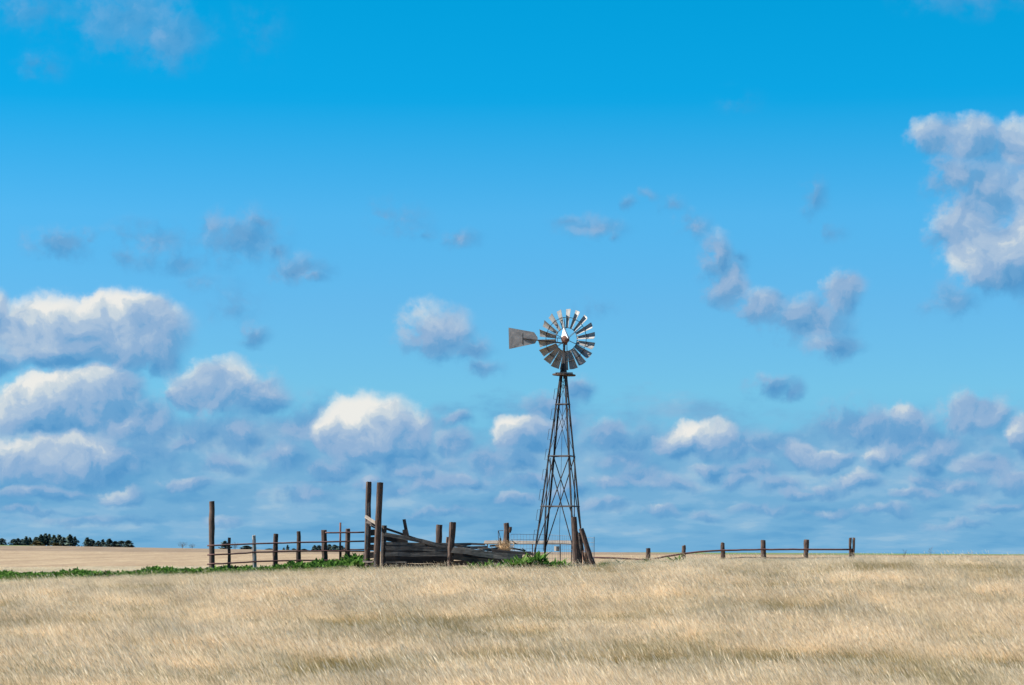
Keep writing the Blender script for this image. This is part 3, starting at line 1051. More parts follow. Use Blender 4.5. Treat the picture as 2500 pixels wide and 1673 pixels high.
# post with a straw bundle round it
pr = thing('wooden_post', tuple(W(1238, 1352, 100.6)), 'dark post with a short block on its right side above the tangle of dry stalks', 'post')
post_part(pr, 1237, 1380, 1236.2, 1276.8, 19, 13.4, 100.6, jit=.08)
mb = MB()
mb.tube([W(1244.5, 1301, 100.5), W(1245.8, 1293, 100.5), W(1246.2, 1286.5, 100.5)], [px(2.5), px(4), px(3.6)], 8, True, .15)
mb.build('block', M_post, pr, W(1245, 1300, 100.5))
fr = thing('metal_frame', tuple(W(1217, 1330, 101)), 'thin bent metal frame standing left of the dark post with the block', 'frame')
for a_, b_ in (((1216.3, 1296), (1229, 1295.4)), ((1216.2, 1295.5), (1217.6, 1345)), ((1217.4, 1297), (1222.4, 1316))):
    mb = MB()
    mb.tube([W(*a_, 101), W(*b_, 101)], px(.75), 6)
    mb.build('bar', M_darkrust, fr, W(*a_, 101))
lone('little stub of wood beside the thin metal frame', 1221.3, 1345, 1221.5, 1314, 5.8, 4.5, 101.2, jit=.15)

# ------------------------------------------------------------------ fallen timbers
TG = 'fallen timbers heaped between the chute and the windmill'
for (c1, r1, c2, r2, t_, y1, y2, dp, mt, lb) in (
        (1104, 1343, 1274, 1361, 15, 98.7, 98.5, .20, M_plank, 'thick grey beam lying along the front of the timber heap'),
        (1094, 1361, 1206, 1370, 10, 98.9, 98.9, .22, M_beam, 'low dark beam at the bottom of the timber heap by the chute end post'),
        (1078, 1328, 1184, 1329.5, 5.2, 101.0, 101.0, .25, M_plank, 'flat topmost board of the timber heap behind the chute end post'),
        (1108, 1331, 1302, 1353.5, 7, 100, 99.6, .2, M_beam, 'long dark beam sloping down to the tower leg'),
        (1190, 1344, 1296, 1349, 5, 100.6, 100.2, .14, M_beam, 'thin dark beam under the dry stalks, pointing at the tower leg'),
        (1090, 1352, 1170, 1356, 12, 99.5, 99.5, .2, M_beam, 'short beam buried in the shadow behind the thick grey beam'),
        (1130, 1339, 1187, 1336, 5.5, 99.8, 100.2, .16, M_beam, 'short ragged board propped on top of the heap'),
        (1120, 1346, 1157, 1338, 4.5, 99.4, 99.6, .14, M_plank, 'small pale-edged board tilted upward on the heap'),
        (1156, 1345, 1215, 1338, 4.2, 99.5, 99.9, .14, M_plank, 'thin grey slat resting left of the dry stalks'),
        (1196, 1333, 1228, 1331, 4.2, 101.4, 101.4, .12, M_beam, 'stubby dark board left of the post with the block'),
        (1248, 1338, 1282, 1345, 4.0, 100.3, 100.3, .1, M_beam, 'dark slat sloping right from the dry stalks'),
        (1112, 1341, 1138, 1334, 3.2, 99.3, 99.5, .1, M_plank, 'short broken slat leaning up just right of the chute end post'),
        (1136, 1347, 1176, 1343, 3.4, 99.2, 99.3, .12, M_dark, 'near-black slat across the middle of the heap'),
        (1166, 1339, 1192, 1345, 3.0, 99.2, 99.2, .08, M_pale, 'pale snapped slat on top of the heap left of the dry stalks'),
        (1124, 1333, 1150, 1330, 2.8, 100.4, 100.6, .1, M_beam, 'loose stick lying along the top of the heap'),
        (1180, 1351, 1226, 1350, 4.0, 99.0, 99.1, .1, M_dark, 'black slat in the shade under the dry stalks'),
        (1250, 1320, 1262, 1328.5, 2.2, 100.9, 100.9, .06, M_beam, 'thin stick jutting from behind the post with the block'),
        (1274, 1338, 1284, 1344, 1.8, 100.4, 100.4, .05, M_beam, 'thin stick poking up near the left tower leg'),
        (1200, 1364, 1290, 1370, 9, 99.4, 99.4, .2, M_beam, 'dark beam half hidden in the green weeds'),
        (1140, 1362, 1252, 1367, 13, 99.7, 99.7, .25, M_beam, 'added filler beam closing the bright gap behind the middle of the thick grey beam'),  # added to darken the gap where the pale field showed through
        (1097, 1376, 1236, 1378, 12, 99.2, 99.2, .25, M_beam, 'added bottom beam filling the dark under the heap, on the ground')):  # added to supply the darkness between the heap and the ground
    plank_obj('fallen_beam', c1, r1, c2, r2, t_, y1, y2, dp, mt, None, label=lb, cat='timber', group=TG, warp=.02)

# dry tangle round the post
tb = MB()
R = random.Random(5)
for k in range(420):
    u = R.random()
    c_ = R.gauss(1231, 9.5)
    r_ = 1346 - abs(R.gauss(0, 10)) + R.uniform(0, 2)
    p = W(c_, r_, 100.1 + R.uniform(-.3, .25))
    an = R.uniform(-1.3, 1.3) + math.pi / 2
    L = R.uniform(.12, .34)
    d = Vector((math.cos(an), R.uniform(-.6, .6), abs(math.sin(an)) * R.choice((1, 1, -.4)))).normalized()
    sd_ = d.cross(Vector((0, 1, 0))).normalized() * R.uniform(.004, .008)
    mid_ = p + d * L * .5 + Vector((R.gauss(0, .03), R.gauss(0, .03), R.gauss(0, .03)))
    e = p + d * L
    tb.add([p - sd_, p + sd_, mid_ + sd_, mid_ - sd_, e], [(0, 1, 2, 3), (3, 2, 4)])
me = bpy.data.meshes.new('dry_tangle')
bs = W(1233, 1346, 100.1)
me.from_pydata([tuple(Vector(v) - bs) for v in tb.v], [], tb.f)
me.materials.append(M_hay)
o = bpy.data.objects.new('tumbleweed', me)
COL.objects.link(o)
o.location = bs
tag(o, 'tangle of dry straw coloured stalks caught round the post on the timber heap', 'tumbleweed')

# long pale board on props behind the wire
pb = thing('raised_board', tuple(W(1290, 1375, 106)), 'long pale weathered board raised on props behind the wire mesh', 'board')
plank_obj('board', 1182, 1324.5, 1402, 1325.5, 11, 106, 106, .05, M_pale, pb, warp=.006, roll=-.85)
for c_ in (1190, 1300, 1396):
    mb = MB()
    mb.tube([W(c_, 1390, 106.05), W(c_, 1328.5, 106.05)], px(1.3), 6)
    mb.build('prop', M_post, pb, W(c_, 1390, 106.05))

# ------------------------------------------------------------------ wire mesh
wf = thing('wire_fence', tuple(W(1300, 1370, 104.5)), 'square wire mesh fence bending round the foot of the windmill', 'fence')
path = [W(1247, 1340, 103.4), W(1335, 1340, 105.2), W(1372, 1340, 103.4), W(1405, 1340, 102.2), W(1451, 1340, 101.4)]
tops = [1304.5, 1305.5, 1308, 1309, 1313.5]
cum = [0]
for a_, b_ in zip(path, path[1:]):
    cum.append(cum[-1] + (Vector((b_.x - a_.x, b_.y - a_.y, 0))).length)


def on_path(s):
    s = min(max(s, 0), cum[-1] - 1e-6)
    k = max(i for i in range(len(cum) - 1) if cum[i] <= s)
    u = (s - cum[k]) / (cum[k + 1] - cum[k])
    p = path[k].lerp(path[k + 1], u)
    tz = ZC + (EYE - (tops[k] + (tops[k + 1] - tops[k]) * u)) / F * p.y
    return Vector((p.x, p.y, 0)), tz


bot = .02
for k, fr_ in enumerate((0, .17, .32, .47, .62, .78, .95)):
    pts = []
    for s_ in np.linspace(0, cum[-1], 22):
        p, tz = on_path(s_)
        g_ = gz(p.x, p.y) + .05
        pts.append((p.x, p.y, tz - (tz - g_) * fr_ + random.gauss(0, .006)))
    mb = MB()
    mb.tube(pts, .0075 if k < 2 else .005, 4)
    mb.build('horizontal_wire', M_wire, wf, Vector(pts[0]))
nst = int(cum[-1] / .205)
for k in range(nst + 1):
    p, tz = on_path(k * .205)
    g_ = gz(p.x, p.y)
    mb = MB()
    mb.tube([(p.x, p.y, g_), (p.x + random.gauss(0, .008), p.y, (tz + g_) / 2), (p.x + random.gauss(0, .008), p.y, tz)], .005, 4)
    mb.build('upright_wire', M_wire, wf, (p.x, p.y, g_))
mb = MB()
mb.tube([W(1450, 1385, 101.4), W(1450.5, 1311, 101.4)], px(.9), 6)
mb.build('stake', M_wire, wf, W(1450, 1385, 101.4))
stk = thing('stake', tuple(W(1368, 1375, 102.6)), 'thin dark stake with a stubby wooden block on its left, seen between the tower legs', 'stake')
mb = MB()
mb.tube([W(1368, 1388, 102.6), W(1368.2, 1329, 102.6)], px(1), 6)
mb.build('rod', M_steel, stk, W(1368, 1388, 102.6))
mb = MB()
mb.tube([W(1359.5, 1345.8, 102.6), W(1359.8, 1334, 102.6)], px(6.5), 10, True, .06)
mb.build('block', M_post_grey, stk, W(1359.5, 1345.8, 102.6))

# ------------------------------------------------------------------ windmill
YW = 100.0
wm = thing('windmill', tuple(W(1365, 1388, YW)), 'old steel farm windmill on a four legged lattice tower with its grey tail folded left', 'windmill')
CX, BASER, TOPR = 1365.0, 1347.0, 846.0
APX = 1377.2


def leg_pt(k, row):
    """centre line of leg k at a photograph row"""
    offs = ((-61, -35), (35, -61), (61, 35), (-35, 61))[k]
    u = (BASER - row) / (BASER - TOPR)
    sc_ = 1 - u * .985
    cx = CX + (APX - CX) * u
    x_ = (cx - 1250 + offs[0] * sc_) / F * YW
    return Vector((x_, YW + px(offs[1] * sc_), ZC + (EYE - row) / F * YW))


def angle_bar(a, e, w_, mb, inward):
    """an angle iron from a to e"""
    a, e = Vector(a), Vector(e)
    t_ = (e - a).normalized()
    n1 = (Vector(inward) - t_ * Vector(inward).dot(t_)).normalized()
    n2 = t_.cross(n1)
    d1, d2 = (n1 + n2).normalized(), (n1 - n2).normalized()
    th = w_ * .16
    prof = [(0, 0), (1, 0), (1, .16), (.16, .16), (.16, 1), (0, 1)]
    vs = []
    for p in (a, e):
        for (u, v) in prof:
            vs.append(p + d1 * w_ * u + d2 * w_ * v)
    n = 6
    fs = [(i, (i + 1) % n, n + (i + 1) % n, n + i) for i in range(n)]
    fs += [(0, 1, 2, 3), (0, 3, 4, 5), (n + 3, n + 2, n + 1, n), (n + 5, n + 4, n + 3, n)]
    mb.add(vs, fs)


axis_at = lambda row: Vector(((CX + (APX - CX) * (BASER - row) / (BASER - TOPR) - 1250) / F * YW, YW, ZC + (EYE - row) / F * YW))
for k in range(4):
    a_, e_ = leg_pt(k, 1390), leg_pt(k, 850)
    mb = MB()
    inw = axis_at(1100) - leg_pt(k, 1100)
    angle_bar(a_, e_, .066, mb, inw)
    mb.build('leg', M_steel, wm, a_)
EDGES = ((0, 1), (1, 2), (2, 3), (3, 0))
for (i, j) in EDGES:
    for row in (986, 1112.5, 1235):
        a_, e_ = leg_pt(i, row), leg_pt(j, row)
        mb = MB()
        angle_bar(a_, e_, .05 if row < 1200 else .055, mb, (0, 0, -1))
        mb.build('girt', M_steel, wm, a_)
    for (ra, rb, th) in ((1113, 1346, .021), (988, 1112, .010), (920, 986, .008)):
        for (p, q) in ((i, j), (j, i)):
            a_, e_ = leg_pt(p, ra), leg_pt(q, rb)
            mb = MB()
            mb.tube([a_, e_], th, 6)
            mb.build('brace', M_steel, wm, a_)
# climbing steps on the left leg
row = 950.0
while row < 1330:
    a_, e_ = leg_pt(0, row), leg_pt(0, row + 26)
    d_ = Vector((-.11, -.03, 0))
    mb = MB()
    mb.tube([a_, a_ + d_, e_ + d_, e_], .009, 6)
    mb.build('step', M_steel, wm, a_)
    row += 49.2
# pump rod and furl wire
mb = MB()
mb.tube([axis_at(1388), axis_at(1120), axis_at(930), axis_at(860)], .008, 6)
mb.build('pump_rod', M_steel, wm, axis_at(1388))
mb = MB()
mb.tube([leg_pt(0, 1118) + Vector((.12, .1, 0)), leg_pt(0, 1200) + Vector((.25, .1, 0)), W(1331, 1240, YW + .3), W(1327, 1345, YW + .3)], .014, 6)
mb.build('pipe', M_steel, wm, W(1327, 1345, YW + .3))
# platform
pc = W(1377, 914, YW)
mb = MB()
n = 12
ring_o, ring_i = [], []
for k in range(n):
    an = 2 * math.pi * k / n
    ring_o.append((pc.x + .47 * math.cos(an), pc.y + .47 * math.sin(an), pc.z - .02 * math.cos(an)))
    ring_i.append((pc.x + .16 * math.cos(an), pc.y + .16 * math.sin(an), pc.z - .02 * math.cos(an)))
vs, fs = [], []
for p in ring_o + ring_i:
    vs.append(p)
for p in ring_o + ring_i:
    vs.append((p[0], p[1], p[2] - .055))
for k in range(n):
    j = (k + 1) % n
    fs += [(k, j, n + j, n + k), (2 * n + k, 3 * n + k, 3 * n + j, 2 * n + j), (k, 2 * n + k, 2 * n + j, j), (n + k, n + j, 3 * n + j, 3 * n + k)]
mb.add(vs, fs)
plat = mb.build('platform', M_post, wm, pc)
for k, (dy, wd) in enumerate(((-.28, .7), (.25, .74))):
    mb = MB()
    mb.box((pc.x, pc.y + dy, pc.z + .03), wd, .13, .03, None, .008)
    o = mb.build('board', M_plank, wm, pc + Vector((0, dy, .03)))
# mast
ap = W(1377.2, 850, YW)
hubz = W(1378, 829, YW).z
mb = MB()
mb.tube([W(1377, 925, YW), ap, (ap.x, YW, hubz - .05)], [.035, .045, .05], 10)
mb.build('mast', M_steel, wm, ap, smooth=True)
# wheel turned 25 degrees out of the view axis, behind the mast
PSI, PIT = math.radians(25), math.radians(35)
nv = Vector((math.sin(PSI), math.cos(PSI), 0))
hv = Vector((math.cos(PSI), -math.sin(PSI), 0))
zv = Vector((0, 0, 1))
hub = W(1382.5, 829, YW + .33)
RW = 1.245
# gear case
mb = MB()
gc = W(1380.5, 829, YW + .05)
rings = [(-.17, .06), (-.15, .13), (-.06, .165), (.04, .16), (.12, .12), (.17, .05)]
for k, (dz, r_) in enumerate(rings):
    pass
mb.tube([gc + nv * d_ for d_, _ in rings], [r_ for _, r_ in rings], 14, True, .04)
mb.tube([gc + Vector((0, 0, -.22)), gc + Vector((0, 0, .10))], [.07, .11], 10)
gear = mb.build('gear_case', M_gear, wm, gc, smooth=False)
mb = MB()
mb.tube([gc - nv * .1, hub + nv * .06], .045, 10)
mb.build('axle', M_steel, wm, gc, smooth=True)
# hood: a peaked sheet cover over the gears
bb = [gc + Vector((-.165, .06, .10)), gc + Vector((.10, -.20, .03)), gc + Vector((.18, .04, .03)), gc + Vector((.06, .2, .05))]
pk1, pk2 = gc + Vector((-.085, .03, .475)), gc + Vector((-.03, .06, .47))
mb = MB()
mb.add(bb + [pk1, pk2], [(0, 1, 4), (1, 5, 4), (1, 2, 5), (2, 3, 5), (3, 4, 5), (3, 0, 4), (3, 2, 1, 0)])
mb.build('hood', M_hood, gear, gc)
wheel = bpy.data.objects.new('wheel', None)
wheel.empty_display_size = .2
COL.objects.link(wheel)
attach(wheel, wm, hub)
# blade: curved sheet, thin solid
def blade_mesh():
    mb = MB()
    nr, ncd = 4, 5
    r0, r1 = .375 * RW, RW
    vs = []
    for sgn in (1, -1):
        for i in range(nr):
            u = i / (nr - 1)
            r_ = r0 + (r1 - r0) * u
            ch_ = RW * (.125 + .16 * u)
            for j in range(ncd):
                v = j / (ncd - 1) - .5
                cam_ = .16 * ch_ * (1 - 4 * v * v)
                # local frame: X radial, Y tangential, Z along the axle towards the viewer
                t_, d_ = v * ch_, cam_ + sgn * .0022
                vs.append((r_ - .012 * abs(v) * 2, t_ * math.cos(PIT) - d_ * math.sin(PIT), -t_ * math.sin(PIT) - d_ * math.cos(PIT)))
    fs = []
    m_ = nr * ncd
    for i in range(nr - 1):
        for j in range(ncd - 1):
            q = (i * ncd + j, i * ncd + j + 1, (i + 1) * ncd + j + 1, (i + 1) * ncd + j)
            fs.append(q)
            fs.append(tuple(x_ + m_ for x_ in q[::-1]))
    edge = [j for j in range(ncd)] + [(i + 1) * ncd - 1 for i in range(1, nr)] + [(nr - 1) * ncd + j for j in range(ncd - 2, -1, -1)] + [i * ncd for i in range(nr - 2, 0, -1)]
    for a_, b_ in zip(edge, edge[1:] + edge[:1]):
        fs.append((a_, a_ + m_, b_ + m_, b_))
    mb.add(vs, fs)
    return mb.mesh('blade', M_galv)


bmesh_ = blade_mesh()
PH = math.radians(85.5)
for k in range(18):
    th = PH + 2 * math.pi * k / 18
    rv_ = hv * math.cos(th) + zv * math.sin(th)
    tv = -hv * math.sin(th) + zv * math.cos(th)
    Mx = Matrix((rv_, tv, -nv)).transposed()
    o = bpy.data.objects.new('blade', bmesh_)
    COL.objects.link(o)
    o.parent = wheel
    o.rotation_euler = (Mx @ Matrix.Rotation(random.gauss(0, .03), 3, 'X')).to_euler()
for rr_, off in ((.385, .0), (.72, -.03)):
    mb = MB()
    pts = []
    for k in range(37):
        th = 2 * math.pi * k / 36
        pts.append(hub + (hv * math.cos(th) + zv * math.sin(th)) * RW * rr_ + nv * off)
    mb.tube(pts, .013, 5, False)
    mb.build('ring', M_steel, wheel, hub)
for k in range(6):
    th = PH + math.radians(10) + 2 * math.pi * k / 6
    rv_ = hv * math.cos(th) + zv * math.sin(th)
    mb = MB()
    for off in (-.09, .07):
        mb.tube([hub + nv * off, hub + rv_ * RW * .73 + nv * -.03], .009, 5)
    mb.build('spoke', M_steel, wheel, hub)
# clips that hold the blades to the outer ring
clipm = MB()
for k in range(18):
    th = PH + 2 * math.pi * k / 18
    rv_ = hv * math.cos(th) + zv * math.sin(th)
    tv = -hv * math.sin(th) + zv * math.cos(th)
    p = hub + rv_ * RW * .72
    cdir = tv * math.cos(PIT) + nv * math.sin(PIT)
    clip = MB()
    clip.tube([p - cdir * .10 - nv * .02, p - nv * .045, p + cdir * .10 - nv * .02], .016, 5)
    clip.build('blade_clip', M_steel, wheel, p)
mb = MB()
mb.tube([hub - nv * .1, hub + nv * .12], .075, 12)
mb.build('hub', M_gear, wheel, hub)
# tail
YT = YW - .22
tail = bpy.data.objects.new('tail', None)
tail.empty_display_size = .2
COL.objects.link(tail)
attach(tail, wm, W(1377, 833, YW))


def c1(a, b_, Y=YT):
    return W(1220 + a / 7.465, 730 + b_ / 7.465, Y)


YA, YB = YT + .26, YT + .06
poly = [c1(160, 522, YA), c1(625, 606, YB), c1(692, 700, YT + .04), (c1(692, 728, YT + .04)), c1(645, 812, YB), c1(170, 915, YA)]
mb = MB()
mb.prism(poly, (0, .006, 0))
mb.build('vane', M_vane, tail, poly[0])
mb = MB()
mb.tube([W(1377, 838.5, YW), c1(840, 768, YT), c1(690, 752, YT), c1(415, 718, YT + .14)], [.028, .026, .026, .02], 8)
mb.build('boom', M_steel, tail, W(1377, 838.5, YW))
mb = MB()
mb.tube([c1(420, 628, YT + .16), c1(418, 822, YT + .16)], .018, 6)
mb.build('stiffener', M_steel, tail, c1(420, 628))
mb = MB()
mb.tube([W(1377, 826, YW), c1(1050, 712, YT + .1)], .018, 6)
mb.tube([c1(1050, 712, YT + .1), c1(1050, 800, YT + .05)], .012, 6)
mb.build('tail_strut', M_steel, tail, W(1377, 826, YW))

# ------------------------------------------------------------------ leafy weeds by the timbers: each its own plant
WG = 'broad-leaved weeds in front of the fallen timbers'
leaf_meshes = []
for k in range(6):
    mb = MB()
    R = random.Random(300 + k)
    leaf(mb, (0, 0, 0), (1, 0, 0), .34 * R.uniform(.8, 1.15), .085 * R.uniform(.8, 1.2), R.uniform(.25, .6), R)
    me = bpy.data.meshes.new('leaf')
    me.from_pydata(mb.v, [], mb.f)
    me.materials.append(M_weed)
    leaf_meshes.append(me)
SPOTS = [(1165, 1384, 98.3, .75, 'low weed, leftmost of the green plants before the thick grey beam'), (1182, 1382, 98.35, .95, 'fuller weed just right of the leftmost green plant before the grey beam'),
         (1206, 1383, 98.2, .7, 'small bright weed under the middle of the thick grey beam'), (1226, 1383, 98.3, .65, 'small weed below the dry tangle'),
         (1250, 1382, 98.3, .95, 'weed with arching leaves below the right end of the grey beam'), (1264, 1378, 98.5, 1.35, 'tall spiky weed with upright leaves at the end of the grey beam'),
         (1281, 1377, 98.7, 1.15, 'broad weed left of the nearest tower foot'), (1297, 1376, 98.8, 1.15, 'weed hiding the left tower foot'),
         (1313, 1375, 98.7, 1.45, 'tallest leafy weed between the two left tower legs'), (1327, 1377, 98.8, 1.2, 'dense weed right of the tallest leafy weed'),
         (1340, 1380, 98.7, .8, 'dark low weed under the middle of the tower'), (1364, 1381, 99.2, .95, 'weed at the foot of the thin stake'),
         (1382, 1382, 99.0, .85, 'low weed left of the stout upright post'), (1512, 1383, 100.5, .65, 'weed in the grass right of the leaning post'),
         (1650, 1378, 101.5, .9, 'weed at the foot of the second post of the right fence'), (1580, 1380, 101.5, .7, 'weed at the foot of the first post of the right fence'),
         (1150, 1384, 98.9, .8, 'small weed left of all the others before the grey beam'), (1194, 1383, 98.9, .85, 'weed close behind the small bright weed under the grey beam'),
         (1216, 1383, 98.8, .7, 'low spreading weed between the small weeds under the grey beam'), (1237, 1382, 98.8, .85, 'weed with pale leaves just left of the arching one'),
         (1272, 1378, 99.2, 1.2, 'leafy weed close behind the tall spiky one'), (1290, 1377, 99.3, 1.25, 'dark leafy weed directly before the left tower foot'),
         (1305, 1376, 99.2, 1.35, 'upright weed between the left tower foot and the tallest weed'), (1321, 1376, 99.3, 1.3, 'weed pressed close to the right side of the tallest leafy weed'),
         (1333, 1378, 99.3, 1.0, 'shaded weed behind the dense one inside the tower'), (1352, 1381, 99.4, .8, 'small weed just left of the thin stake'),
         (1373, 1381, 99.0, .85, 'small weed just right of the thin stake'), (864, 1382, 101.5, 1.35, 'big leafy weed against the left tall gate post')]
for (c_, r_, Y_, s_, lb) in SPOTS:
    Y_ = Y_ - .7 if Y_ < 100 else Y_
    bx = (c_ - 1250) / F * Y_
    bz = gz(bx, Y_)
    pl = thing('weed_plant', (bx, Y_, bz), lb, 'weed', WG)
    R = random.Random(int(c_))
    s_ *= 1.62
    for k in range(24 if s_ > 1.2 else 15):
        o = bpy.data.objects.new('leaf', leaf_meshes[R.randrange(6)])
        COL.objects.link(o)
        o.parent = pl
        o.location = (R.uniform(-.08, .08) * s_, R.uniform(-.08, .08) * s_, R.uniform(0, .05))
        o.rotation_euler = (R.uniform(-.3, .3), -R.uniform(.3, 1.45), k * 2.4 + R.uniform(-.5, .5))
        q = s_ * R.uniform(.75, 1.15)
        o.scale = (q, q, q)

# two dry stalks on the skyline
for (c_, rt_, lb) in ((2208, 1343, 'thin dry weed stalk on the skyline, the left one of two'), (2272, 1338, 'taller branched dry weed stalk on the skyline at right')):
    Y_ = 101.0
    bx = (c_ - 1250) / F * Y_
    a_ = Vector((bx, Y_, gz(bx, Y_)))
    e_ = W(c_, rt_, Y_)
    mb = MB()
    mb.tube([a_, a_.lerp(e_, .5) + Vector((.02, 0, 0)), e_ + Vector((-.05, 0, 0))], [.006, .005, .003], 5)
    for k in range(7):
        p = a_.lerp(e_, .5 + .07 * k)
        mb.tube([p, p + Vector((random.choice((-1, 1)) * random.uniform(.05, .12), 0, random.uniform(.05, .12)))], [.004, .006], 4)
    tag(mb.build('weed_stalk', M_darkrust, None, a_), lb, 'weed stalk')

# ------------------------------------------------------------------ far trees
def crown_mesh(kind, seed):
    """unit tree crown (height 1, width 1) of many leaf-clump faces"""
    R = random.Random(seed)
    mb = MB()
    n = 420 if kind != 'bare' else 150
    for k in range(n):
        if kind == 'pine':
            z = R.uniform(.04, 1)
            lob = .5 + .5 * math.sin(z * 23 + seed)
            rmax = (.5 * (1 - z) ** .75 + .05) * (.75 + .3 * lob)
        elif kind == 'round':
            z = R.uniform(0, 1)
            rmax = .5 * max(0, 1 - z ** 2.4) ** .7 * (.85 + .2 * math.sin(z * 13 + seed))
        else:
            z = R.uniform(.25, 1)
            rmax = .5 * math.sin(min(1, z) * 2.6)
        a = R.uniform(0, 6.283)
        if kind in ('round', 'pine'):
            rmax *= 1 + .22 * math.sin(2 * a + seed * 1.7 + z * 3) + .15 * math.sin(5 * a + seed)
            z *= 1 - .16 * (.5 + .5 * math.sin(3 * a + seed * 2.3))
        rr = rmax * math.sqrt(R.random())
        c = Vector((rr * math.cos(a), rr * math.sin(a), z))
        s = R.uniform(.045, .12) if kind != 'bare' else R.uniform(.03, .07)
        if kind == 'bare':
            d = Vector((c.x * .9, c.y * .9, .6 + R.uniform(-.2, .3))).normalized()
            sd_ = d.cross(Vector((R.gauss(0, 1), R.gauss(0, 1), .1))).normalized() * .006
            mb.add([c - d * s * 2.2 - sd_, c - d * s * 2.2 + sd_, c + d * s * 2.2], [(0, 1, 2)])
        else:
            M_ = Matrix.Rotation(R.uniform(0, 6.28), 3, 'Z') @ Matrix.Rotation(R.uniform(-.9, .9), 3, 'X')
            vs = [c + M_ @ Vector((dx * s, dy * s, 0)) for dx, dy in ((-1, -.6), (.2, -1), (1.1, .1), (.3, .9), (-.7, .7))]
            mb.add(vs, [(0, 1, 2, 3, 4)])
    me = bpy.data.meshes.new('crown')
    me.from_pydata(mb.v, [], mb.f)
    me.materials.append({'pine': M_needles, 'round': M_needles, 'olive': M_olive, 'bare': M_twig}[kind])
    return me


def trunk_mesh(kind):
    mb = MB()
    if kind == 'bare':
        mb.tube([(0, 0, -.02), (0, 0, .25), (.02, 0, .5)], [.03, .022, .01], 6)
        for k in range(9):
            a = k * 2.4
            z = .18 + .04 * k
            mb.tube([(0, 0, z), (.2 * math.cos(a), .2 * math.sin(a), z + .2), (.34 * math.cos(a), .34 * math.sin(a), z + .38)], [.014, .009, .004], 4)
    else:
        mb.tube([(0, 0, -.03), (.01, 0, .4), (0, 0, .9)], [.035, .022, .006], 6)
        for k in range(8):
            a = k * 2.4
            z = .15 + .09 * k
            mb.tube([(0, 0, z), (.3 * (1 - z) * math.cos(a), .3 * (1 - z) * math.sin(a), z + .06)], [.01, .004], 4)
    return mb.mesh('trunk', M_twig if kind == 'bare' else M_post)


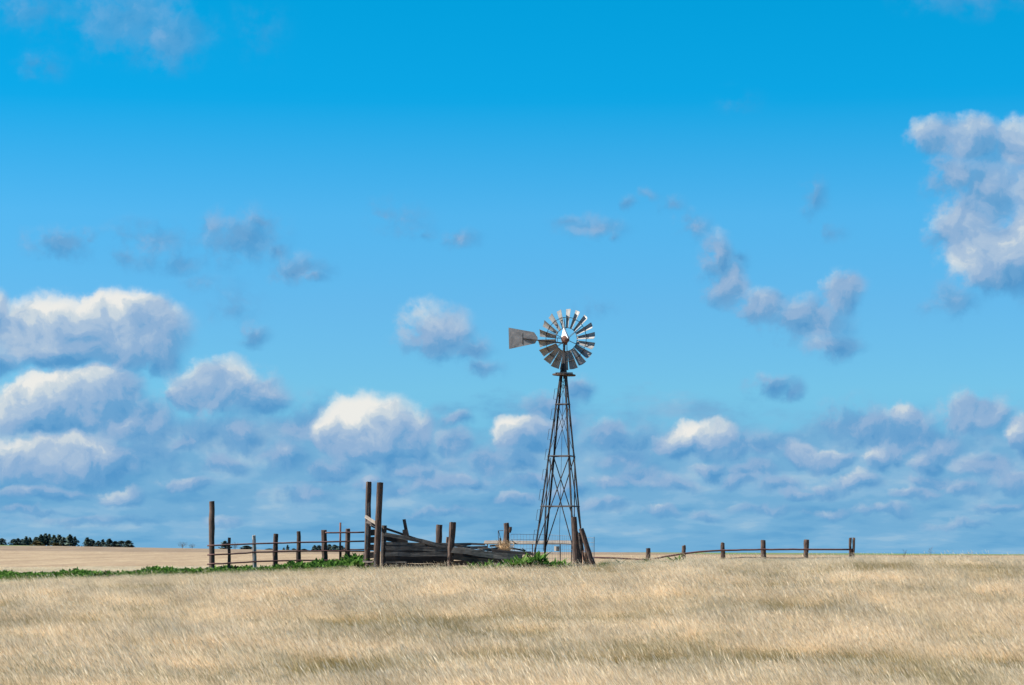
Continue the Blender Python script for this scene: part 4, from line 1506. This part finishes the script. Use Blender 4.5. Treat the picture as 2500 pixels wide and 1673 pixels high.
crowns = {'pine': [crown_mesh('pine', k) for k in range(5)], 'round': [crown_mesh('round', 20 + k) for k in range(4)], 'bare': [crown_mesh('bare', 40 + k) for k in range(2)]}
crowns['olive'] = []
for k in range(2):
    m_ = crown_mesh('round', 60 + k)
    m_.materials.clear()
    m_.materials.append(M_olive)
    crowns['olive'].append(m_)
trunks = {k: trunk_mesh(k) for k in ('pine', 'bare')}
TREES = [
    (4, 1314, 24, 1333, 'round', 1340), (34, 1316, 20, 1334, 'round', 1345), (44, 1314, 17, 1334, 'pine', 1350), (55, 1316, 16, 1334, 'round', 1360), (64, 1310, 15, 1334, 'pine', 1340),
    (73, 1312, 14, 1334, 'pine', 1350), (88, 1311, 22, 1334, 'round', 1360), (100, 1305, 19, 1334, 'pine', 1345), (111, 1303, 22, 1334, 'pine', 1350), (120, 1304, 18, 1334, 'pine', 1365),
    (132, 1306, 19, 1334, 'pine', 1345), (145, 1305.5, 20, 1334, 'pine', 1355), (156, 1311, 20, 1334, 'round', 1350), (171, 1305, 21, 1334, 'pine', 1345), (183, 1310, 14, 1334, 'round', 1355),
    (213, 1312, 15, 1334, 'round', 1345), (222, 1316, 24, 1335, 'round', 1355), (240, 1320, 16, 1335, 'round', 1350), (251, 1317, 17, 1335, 'pine', 1360), (267, 1315, 20, 1335, 'pine', 1345),
    (281, 1321, 20, 1335, 'round', 1350), (297, 1320, 22, 1335, 'round', 1355), (313, 1319, 22, 1335, 'round', 1345),
    (90, 1320, 26, 1335, 'olive', 1310), (136, 1325, 18, 1335, 'olive', 1310),
    (446, 1323, 26, 1340, 'bare', 1345), (469, 1327, 19, 1341, 'bare', 1350), (549, 1320, 20, 1344, 'round', 1380), (574, 1323, 22, 1344, 'bare', 1375), (602, 1332, 28, 1344, 'round', 1385),
    (658, 1339, 20, 1346, 'round', 1390), (693, 1337, 7, 1346, 'pine', 1385), (702, 1330, 8, 1346, 'pine', 1380), (717, 1339, 10, 1346, 'round', 1385), (742, 1340, 16, 1346, 'round', 1390),
    (768, 1331, 13, 1346, 'pine', 1380), (779, 1331, 14, 1346, 'round', 1385), (804, 1329, 18, 1346, 'round', 1390), (818, 1330, 18, 1346, 'round', 1385), (833, 1332, 16, 1346, 'round', 1380), (846, 1334, 14, 1346, 'round', 1385),
]
import collections
LBL = {'pine': 'dark pointed conifer', 'round': 'dark rounded tree', 'olive': 'low olive brown bush', 'bare': 'bare twiggy bush'}


def where(i, c):
    if c < 10:
        return 'cut by the left edge of the view'
    if c < 200:
        return 'in the larger grove at left'
    if c < 330:
        return 'in the smaller grove at left'
    if c < 500:
        return 'alone on the skyline left of the fence'
    if c < 640:
        return 'behind the first posts of the left fence'
    return 'behind the middle of the left fence'


seen = collections.Counter()
tot = collections.Counter((t_[4], where(0, t_[0])) for t_ in TREES)
ORD = ['first', 'second', 'third', 'fourth', 'fifth', 'sixth', 'seventh', 'eighth', 'ninth', 'tenth', 'eleventh', 'twelfth']
NAMES = {'pine': 'pine_tree', 'round': 'tree', 'olive': 'bush', 'bare': 'bush'}
for i, (c_, rt_, wpx, rb_, kind, Y_) in enumerate(TREES):
    bx = (c_ - 1250) / F * Y_
    zb = min(gz(bx, Y_), ZC + (EYE - rb_) / F * Y_ + .3)
    zt = ZC + (EYE - rt_) / F * Y_
    H, Wd = zt - zb, px(wpx, Y_)
    key = (kind, where(i, c_))
    seen[key] += 1
    pos_ = '' if tot[key] == 1 else ORD[seen[key] - 1] + ' '
    tr = thing(NAMES[kind], (bx, Y_, zb), (pos_ + LBL[kind] + ' ' + where(i, c_) + (', from the left' if tot[key] > 1 else '')), 'tree' if kind in ('pine', 'round') else 'bush', 'trees on the far skyline')
    R = random.Random(i)
    for nm, me in (('trunk', trunks['bare' if kind == 'bare' else 'pine']), ('crown', crowns[kind][R.randrange(len(crowns[kind]))])):
        o = bpy.data.objects.new(nm, me)
        COL.objects.link(o)
        o.parent = tr
        wf_ = {'pine': 1.45, 'round': 1.6, 'olive': 1.3, 'bare': 1.1}[kind]
        o.scale = (Wd * wf_, Wd * wf_, H)
        o.rotation_euler = (0, 0, R.uniform(0, 6.28))

# helper notes used only while building
for o in bpy.data.objects:
    if 'base' in o:
        del o['base']
